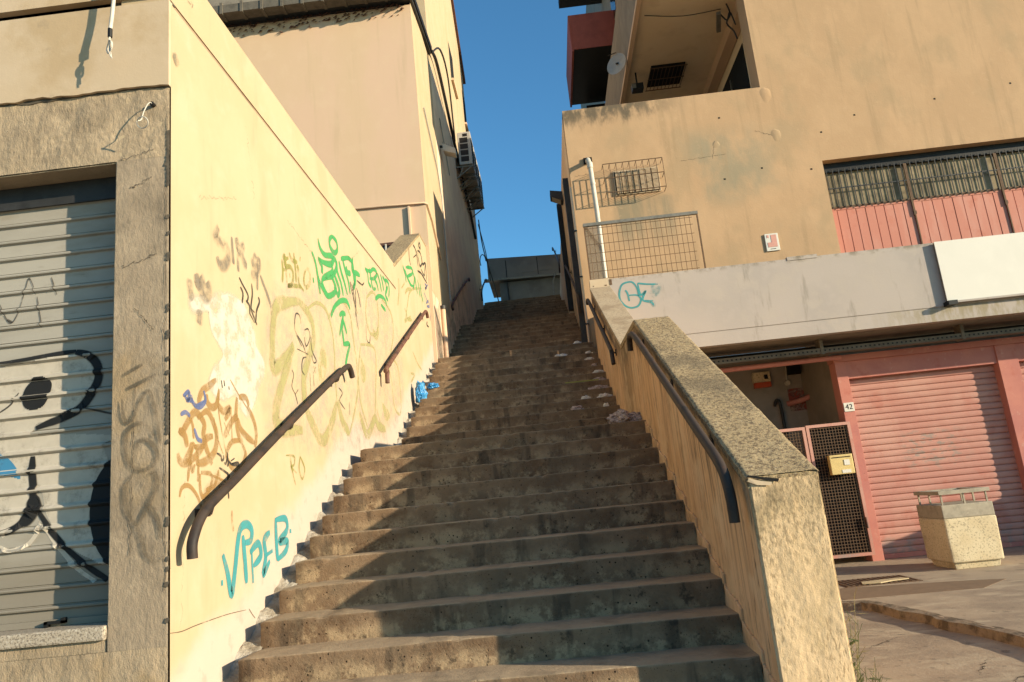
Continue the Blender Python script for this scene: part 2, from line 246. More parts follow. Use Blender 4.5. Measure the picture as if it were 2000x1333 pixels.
# ---------------- mesh helpers ----------------
COL = SC.collection
class MB:
    def __init__(s): s.v = []; s.f = []; s.w = None
    def add(s, vs, fs):
        o = len(s.v); s.v += [tuple(p) for p in vs]; s.f += [tuple(i+o for i in f) for f in fs]; return s
    def box(s, a, b):
        (x0, y0, z0), (x1, y1, z1) = a, b
        return s.add([(x0, y0, z0), (x1, y0, z0), (x1, y1, z0), (x0, y1, z0), (x0, y0, z1), (x1, y0, z1), (x1, y1, z1), (x0, y1, z1)],
                     [(0, 3, 2, 1), (4, 5, 6, 7), (0, 1, 5, 4), (1, 2, 6, 5), (2, 3, 7, 6), (3, 0, 4, 7)])
    def bar(s, p, q, w, h=None, up=(0, 0, 1)):
        h = h or w; p = Vector(p); q = Vector(q); d = (q-p).normalized(); u = Vector(up)
        if abs(d.dot(u)) > .95: u = Vector((0, 1, 0))
        r = d.cross(u).normalized()*w/2; u = r.cross(d).normalized()*h/2
        vs = [p-r-u, p+r-u, p+r+u, p-r+u, q-r-u, q+r-u, q+r+u, q-r+u]
        return s.add(vs, [(0, 1, 2, 3), (4, 7, 6, 5), (0, 4, 5, 1), (1, 5, 6, 2), (2, 6, 7, 3), (3, 7, 4, 0)])
    def tube(s, pts, r, n=10, cap=True, sub=0):
        P = [Vector(p) for p in pts]
        if sub:
            Q = []
            for i in range(len(P)-1):
                p0 = P[max(i-1, 0)]; p1 = P[i]; p2 = P[i+1]; p3 = P[min(i+2, len(P)-1)]
                for k in range(sub):
                    t = k/sub; Q.append(.5*((2*p1)+(p2-p0)*t+(2*p0-5*p1+4*p2-p3)*t*t+(3*p1-p0-3*p2+p3)*t**3))
            Q.append(P[-1]); P = Q
        vs = []; fs = []; ref = None
        for i, p in enumerate(P):
            d = (P[min(i+1, len(P)-1)]-P[max(i-1, 0)]).normalized()
            if ref is None: ref = Vector((0, 0, 1)) if abs(d.z) < .9 else Vector((1, 0, 0))
            a = (ref-d*ref.dot(d)).normalized(); ref = a; b = d.cross(a)
            rad = r[i] if isinstance(r, (list, tuple)) else r
            for k in range(n):
                t = 2*math.pi*k/n; vs.append(p+(a*math.cos(t)+b*math.sin(t))*rad)
        for i in range(len(P)-1):
            for k in range(n): fs.append((i*n+k, i*n+(k+1) % n, (i+1)*n+(k+1) % n, (i+1)*n+k))
        if cap: fs += [tuple(range(n-1, -1, -1)), tuple((len(P)-1)*n+k for k in range(n))]
        return s.add(vs, fs)
    def prism(s, poly, ax, a, b):
        """extrude a 2-D outline (given in the two remaining axes, in xyz order) along axis ax from a to b"""
        def P(u, v, w): return {'x': (w, u, v), 'y': (u, w, v), 'z': (u, v, w)}[ax]
        n = len(poly); vs = [P(u, v, a) for u, v in poly]+[P(u, v, b) for u, v in poly]
        return s.add(vs, [tuple(range(n)), tuple(range(2*n-1, n-1, -1))]+[(i, i+n, (i+1) % n+n, (i+1) % n) for i in range(n)])
    def build(s, name, mat, parent=None, smooth=False, bev=0., seg=2):
        me = bpy.data.meshes.new(name); me.from_pydata(s.v, [], s.f); me.validate()
        b = bmesh.new(); b.from_mesh(me); bmesh.ops.recalc_face_normals(b, faces=b.faces)
        if bev:
            ed = [e for e in b.edges if len(e.link_faces) == 2 and e.calc_face_angle(0) > .6]
            bmesh.ops.bevel(b, geom=ed, offset=bev, segments=seg, affect='EDGES', profile=.6)
        b.to_mesh(me); b.free(); me.materials.append(mat)
        if s.w is not None and len(me.vertices) == len(s.w):
            at = me.attributes.new('spray', 'FLOAT', 'POINT'); at.data.foreach_set('value', s.w)
        elif 'spray' in mat.name or mat.name in SPN:
            at = me.attributes.new('spray', 'FLOAT', 'POINT'); at.data.foreach_set('value', [1.]*len(me.vertices))
        if smooth:
            for p in me.polygons: p.use_smooth = True
            try: me.set_sharp_from_angle(angle=math.radians(40))
            except Exception: pass
        o = bpy.data.objects.new(name, me); COL.objects.link(o)
        if parent is not None:
            o.parent = parent
            loc = Vector((0, 0, 0)); p = parent
            while p is not None: loc += p.location; p = p.parent
            o.location = -loc
        return o
def tag(o, label, cat, group=None, kind=None):
    if label: o['label'] = label
    if cat: o['category'] = cat
    if group: o['group'] = group
    if kind: o['kind'] = kind
    return o
def thing(name, loc, label, cat, group=None):
    o = bpy.data.objects.new(name, None); COL.objects.link(o); o.location = loc; o.empty_display_size = .2
    return tag(o, label, cat, group)
def dup(o, off, label=None):
    c = o.copy(); COL.objects.link(c); c.location = o.location+Vector(off)
    if label: c['label'] = label
    for ch in list(o.children):
        d = ch.copy(); COL.objects.link(d); d.parent = c
        for g in list(ch.children):
            e = g.copy(); COL.objects.link(e); e.parent = d
    return c
def nz(x, y, z, s=1.): return noise.noise(Vector((x*s, y*s, z*s)))
def rough_grid(f, nu, nv, name, mat, parent=None, smooth=True):
    """a surface f(u,v) sampled on a grid"""
    vs = [f(i/nu, j/nv) for j in range(nv+1) for i in range(nu+1)]
    fs = [(j*(nu+1)+i, j*(nu+1)+i+1, (j+1)*(nu+1)+i+1, (j+1)*(nu+1)+i) for j in range(nv) for i in range(nu)]
    mb = MB(); mb.add(vs, fs); return mb.build(name, mat, parent, smooth)
# ---------------- setting: ground ----------------
GZ = -1.85; PZ = -1.75
tag(MB().box((-150, -150, GZ-.5), (150, 300, GZ)).build('road', M['asphalt']), 'worn grey brown asphalt in the lower right foreground', 'road', kind='structure')
# raised screed pavement, its broken kerb running away from the viewer
ke = [(4.75, 5.2), (4.52, 6.4), (4.33, 7.76), (4.15, 8.8), (4.01, 9.78), (3.86, 10.32), (3.5, 10.5), (2.6, 10.62), (1.39, 10.66)]
fine = []
for i in range(len(ke)-1):
    for k in range(8):
        t = k/8; x = ke[i][0]*(1-t)+ke[i+1][0]*t; y = ke[i][1]*(1-t)+ke[i+1][1]*t
        fine.append((x+.035*nz(x, y, 0, 5), y+.035*nz(x, y, 9, 5)))
fine.append(ke[-1])
pv = [(30, 5.2)]+fine+[(1.39, 17), (30, 17)]
tag(MB().prism(pv, 'z', GZ-.1, PZ).build('pavement', M['paving']), 'raised cement pavement in front of the pink shutters', 'pavement', kind='structure')
kb = MB()
top = []
for i, (x, y) in enumerate(fine): top.append((x, y))
off = [(x-.07-.06*nz(x, y, 3, 2.1)-.02*nz(x, y, 3, 9), y-.03) for x, y in top]
for i in range(len(top)-1):
    zz = PZ+.006+.012*nz(top[i][0], top[i][1], 2, 6); z2 = PZ+.006+.012*nz(top[i+1][0], top[i+1][1], 2, 6)
    a, b, c, d = top[i], top[i+1], off[i], off[i+1]
    kb.add([(a[0]+.05, a[1]+.02, zz), (b[0]+.05, b[1]+.02, z2), (d[0], d[1], z2-.01), (c[0], c[1], zz-.01), (d[0]-.02, d[1]-.01, GZ-.02), (c[0]-.02, c[1]-.01, GZ-.02)], [(0, 1, 2, 3), (3, 2, 4, 5)])
tag(kb.build('kerb', M['kerb'], smooth=True), 'crumbling low kerb edging the raised pavement', 'kerb', kind='structure')
tag(MB().prism([(3.7, 10.55), (5.49, 10.5), (6.1, 11.05), (5.69, 11.2), (4.05, 11.55), (3.4, 11.4)], 'z', PZ-.02, PZ+.004).build('screed_patch', M['mud']), 'smooth dark brown screed patch on the pavement', 'patch', kind='structure')
# ---------------- staircase ----------------
stair = thing('staircase', (-.5, 3, GZ), 'long worn concrete staircase climbing between the buildings', 'staircase')
def step(x0, x1, y, z, r, dep, mat, seed, nx=70):
    rows = [(0, -.62), (0, -r-.012), (.0, -r*.78), (.002, -r*.5), (.001, -r*.25), (.000, -.012), (.0015, -.005), (.005, -.001), (.012, 0), (dep*.4, .001), (dep*.8, .0), (dep+.001, .0)]
    vs = []; fs = []
    xs = [x0+(x1-x0)*i/nx for i in range(nx+1)]
    for j, (dy, dz) in enumerate(rows):
        for i, x in enumerate(xs):
            a = .0022*nz(x, y+dy, z+dz+seed, .8)+.0018*nz(x, y+dy, z+dz, 14)
            e = math.exp(-((dz+.004)/.012)**2)
            chip = max(0, nz(x, y, seed*3, 7)-.42)*.07+max(0, nz(x, y, seed*5+9, 22)-.30)*.045
            lf = math.exp(-(x-x0)/.02)
            yy = y+dy+(a if j < len(rows)-1 else 0)+e*chip+lf*.016*(j < 9)+.02*math.exp(-(x-x0)/.02)*abs(nz(9, z+dz, seed, 20))
            zz = z+dz+(.004*nz(x, y+dy, z, 3) if dz > -.1 else 0)-e*chip*.7-(.010*lf if dz > -.02 else 0)
            if j == 0: yy = y
            vs.append((x, yy, zz))
    n = nx+1
    for j in range(len(rows)-1):
        for i in range(nx): fs.append((j*n+i, j*n+i+1, (j+1)*n+i+1, (j+1)*n+i))
    # ends, back and bottom
    k = len(vs); vs += [(x0, y+dep, z-.62), (x1, y+dep, z-.62)]
    fs.append(tuple([j*n for j in range(len(rows))])+(k,)); fs.append(tuple([j*n+nx for j in range(len(rows)-1, -1, -1)])+(k+1,))
    fs.append((k, k+1, (len(rows)-1)*n+nx, (len(rows)-1)*n)); 
    mb = MB(); mb.add(vs, fs); return mb.build('step', mat, stair, smooth=True)
XG, XR = -2.07, 1.03
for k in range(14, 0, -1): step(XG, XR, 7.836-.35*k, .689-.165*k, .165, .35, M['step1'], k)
s = step(XG, XR, 7.836, .689, .165, .5, M['step1'], 0); s.name = 'landing_edge'
MB().prism([(8.335, .0), (10.06, .2), (10.06, .79), (8.335, .6885)], 'x', -2.2, XR).build('landing', M['step1'], stair)
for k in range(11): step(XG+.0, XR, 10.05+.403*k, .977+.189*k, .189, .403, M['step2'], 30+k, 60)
z2 = .977+1.89; y2 = 10.05+4.03+.402
MB().box((-2.2, y2, z2-1), (.99, 15.6, z2-.001)).build('landing', M['step2'], stair)
for k in range(10): step(-2.13, .99, 15.6+.403*k, z2+.189*(k+1), .189, .403, M['step2'], 50+k, 40)
z3 = z2+1.89; y3 = 15.6+4.029
MB().box((-2.13, y3, z3-1), (.99, 21.2, z3-.001)).build('landing', M['step2'], stair)
for k in range(10): step(-2.13, .99, 21.2+.403*k, z3+.189*(k+1), .189, .403, M['step2'], 70+k, 30)
z4 = z3+1.89; y4 = 21.2+4.029
MB().box((-2.13, y4, z4-1), (.99, 26.4, z4-.001)).build('landing', M['step2'], stair)
for k in range(7): step(-2.13, .99, 26.4+.403*k, z4+.189*(k+1), .189, .403, M['step2'], 90+k, 20)
z5 = z4+7*.189; y5 = 26.4+7*.403
MB().box((-2.6, y5, z5-1.5), (.99, 31, z5-.001)).build('landing', M['step2'], stair)
# the rough mortar fillet between step ends and the left wall
def fillet(y0, y1, z0, sl, name='mortar_fillet'):
    def f(u, v):
        y = y0+(y1-y0)*u; zc = z0+(y-y0)*sl
        ph = (y-y0)/.35
        x = -2.205+.15*v
        z = zc-.235+.02*math.sin(ph*2*math.pi)-.05*v+.035*nz(x*3, y, zc, 5)+.02*nz(x*4, y, zc, 17)
        return (x, y, z)
    return rough_grid(f, 260, 6, name, M['mortar'], stair)
fillet(3.2, 7.84, -1.42, .4714); fillet(9.7, 14.4, .88, .469)
# ---------------- shop building, left foreground ----------------
shop = thing('corner_shop', (-4, 5, GZ), 'low cement and cream corner shop with graffiti on its long side wall', 'building')
XW = -2.2; YF = 4.13
# side wall (extends behind as one long wall under the horizontal groove)
sw = MB().box((XW-.34, YF+.004, GZ), (XW, 11.04, 3.418)).box((XW-.34, YF+.004, 3.452), (XW, 11.04, 3.85)).box((XW-.34, YF+.1, 3.418), (XW-.014, 11.04, 3.452))
sw.build('side_wall', M['cream'], shop)
# groove filled trim, a hair rounded
MB().box((XW-.013, YF+.02, 3.421), (XW-.008, 11.0, 3.449)).build('groove', plain('groove_filler', (.40, .28, .18), .9, var=.3, scale=3), shop)
# front wall made of rough cement with a wavy torn render edge
def front(x0, x1, z0, z1, y, amp, name, mat, nx, nzz, edge=None):
    def f(u, v):
        x = x0+(x1-x0)*u; z = z0+(z1-z0)*v
        yy = y+amp*nz(x, 3, z*.6, 5)+amp*.6*nz(x, 5, z*.6, 14)+amp*.4*nz(x, 2, z, 33)
        if x > -2.215: yy = y+.004
        return (x, yy, z)
    return rough_grid(f, nx, nzz, name, mat, shop)
front(-2.55, -2.2, -.60, 2.33, YF, .0025, 'corner_pillar', M['cement_pillar'], 60, 400)
front(-7, -2.2, 2.33, 2.832, YF, .0055, 'lintel', M['cement_rough'], 520, 70)
front(-7, -2.2, GZ, -.60, YF, .006, 'plinth', M['cement_rough'], 420, 120)
MB().box((-7, YF+.02, GZ), (-2.61, YF+.4, -.6)).build('lower_core', M['cement_rough'], shop)
MB().box((-7, YF+.02, 2.34), (-2.61, YF+.5, 5.2)).build('upper_core', M['cement_rough'], shop)
MB().box((-2.549, YF+.012, -.60), (-2.61+.4, YF+.4, 2.335)).build('jamb', M['cement_pillar'], shop)
MB().box((-2.555, YF+.003, -.6), (-2.55, YF+.25, 2.33)).build('jamb_face', M['cement_pillar'], shop)
MB().box((-7, YF+.01, 2.322), (-2.55, YF+.25, 2.33)).build('opening_soffit', M['cement_rough'], shop)
# fascia panel with ragged lower edge
def ragged(x0, x1, zt, zb, y0, y1, amp, n):
    pts = [(x0+(x1-x0)*i/n, zb+amp*nz(i*.11, 3, 1, 1)+amp*.6*nz(i*.37, 8, 1, 1)+(0 if i % 1 else 0)) for i in range(n+1)]
    return MB().prism([(x1, zt), (x0, zt)]+pts, 'y', y0, y1)
ragged(-7, XW-.001, 3.44, 2.826, YF-.024, YF+.02, .022, 160).build('fascia', M['fascia'], shop)
ragged(-7, XW-.002, 2.83, 2.815, YF-.004, YF+.021, .02, 140).build('fascia_joint', M['joint'], shop)
MB().box((-7, YF+.02, 3.44), (XW-.002, YF+.06, 3.5)).build('drip_joint', M['joint'], shop)
MB().box((-7, YF-.03, 3.5), (XW-.002, YF+.06, 5.2)).build('parapet_front', M['fascia'], shop)
MB().box((XW-.38, YF+.06, 3.85), (XW-.003, 5.0, 5.0)).build('parapet_side', M['cream'], shop) if False else None
MB().box((-7, YF-.02, -.535), (-2.56, YF+.21, -.458)).build('window_sill', M['sill'], shop, bev=.012)
MB().box((-7, YF+.01, -.60), (-2.565, YF+.2, -.537)).build('sill_underside', M['cement_rough'], shop)
# flaking arris chips on the corner of the pillar
ch = MB()
for i in range(150):
    z = -1.3+4.1*i/150; a = .004+.012*max(0, nz(1, 2, z, 6)); d = 1
    a *= .4+1.6*random.random()
    if nz(3, 3, z, 2) > -.1+.3*random.random(): ch.add([(XW-.007-.009*nz(1, 1, z, 5), YF-.005, z), (XW-.02-a, YF-.007, z+.008), (XW-.012-a, YF-.006, z+.03), (XW-.001, YF-.004, z+.032)], [(0, 1, 2, 3)])
ch.build('flaked_arris', M['joint'], shop)
# cracks on pillar front
cr = MB()
def crackline(pts, wdt, y):
    for i in range(len(pts)-1):
        (x, z), (x2, z2) = pts[i], pts[i+1]; n = Vector((-(z2-z), (x2-x))).normalized()*wdt*(.4+random.random())
        cr.add([(x-n.x, y, z-n.y), (x+n.x, y, z+n.y), (x2+n.x*.7, y, z2+n.y*.7), (x2-n.x*.7, y, z2-n.y*.7)], [(0, 1, 2, 3)])
def wander(x0, z0, x1, z1, n=18, a=.02, s=1):
    return [(x0+(x1-x0)*i/n+a*nz(i*.5, s, 0), z0+(z1-z0)*i/n+a*nz(i*.5, s, 5)) for i in range(n+1)]
for a in ((-2.53, 2.33, -2.3, 2.38, 1), (-2.47, 2.13, -2.32, 2.19, 2), (-2.22, 2.6, -2.235, 1.0, 3), (-2.23, 1.0, -2.225, -.3, 4), (-2.5, 1.62, -2.28, 1.68, 5), (-2.42, 1.35, -2.3, 1.2, 6), (-2.41, .9, -2.43, -.1, 7)):
    cr = MB(); crackline(wander(*a[:4], n=40, a=.018, s=a[4]*3.7), .0018, YF-.0055); cr.build('plaster_crack', M['joint'], shop)
# roller shutter: flat slats with a half-round rib
YS = YF+.2
prof = []; z = -.45; pitch = .1152
while z < 2.45:
    prof += [(YS, z), (YS, z+.078), (YS-.003, z+.082), (YS-.019, z+.088), (YS-.022, z+.096), (YS-.016, z+.104), (YS+.004, z+.107), (YS+.006, z+.111), (YS, z+.1145)]; z += pitch
sh = thing('roller_shutter', (-4, YS, -.45), 'grey roller shutter painted with black and white graffiti', 'roller shutter')
mb = MB(); n = len(prof); mb.add([(-7, y, z) for y, z in prof]+[(-2.558, y, z) for y, z in prof], [(i, i+1, i+1+n, i+n) for i in range(n-1)])
curtain = mb.build('curtain', M['shutgrey'], sh)
MB().box((-7, YS-.03, 2.17), (-2.56, YS-.006, 2.32)).build('top_box', M['darkm'], sh)
MB().box((-7, YS-.026, -.456), (-2.56, YS-.002, -.42)).build('bottom_rail', M['shutgrey'], sh)
MB().box((-3.02, YS-.06, -.44), (-2.9, YS-.03, -.425)).box((-3.02, YS-.06, -.458), (-3.0, YS-.028, -.425)).box((-2.92, YS-.06, -.44), (-2.9, YS-.028, -.41)).build('latch', M['blackm'], sh)
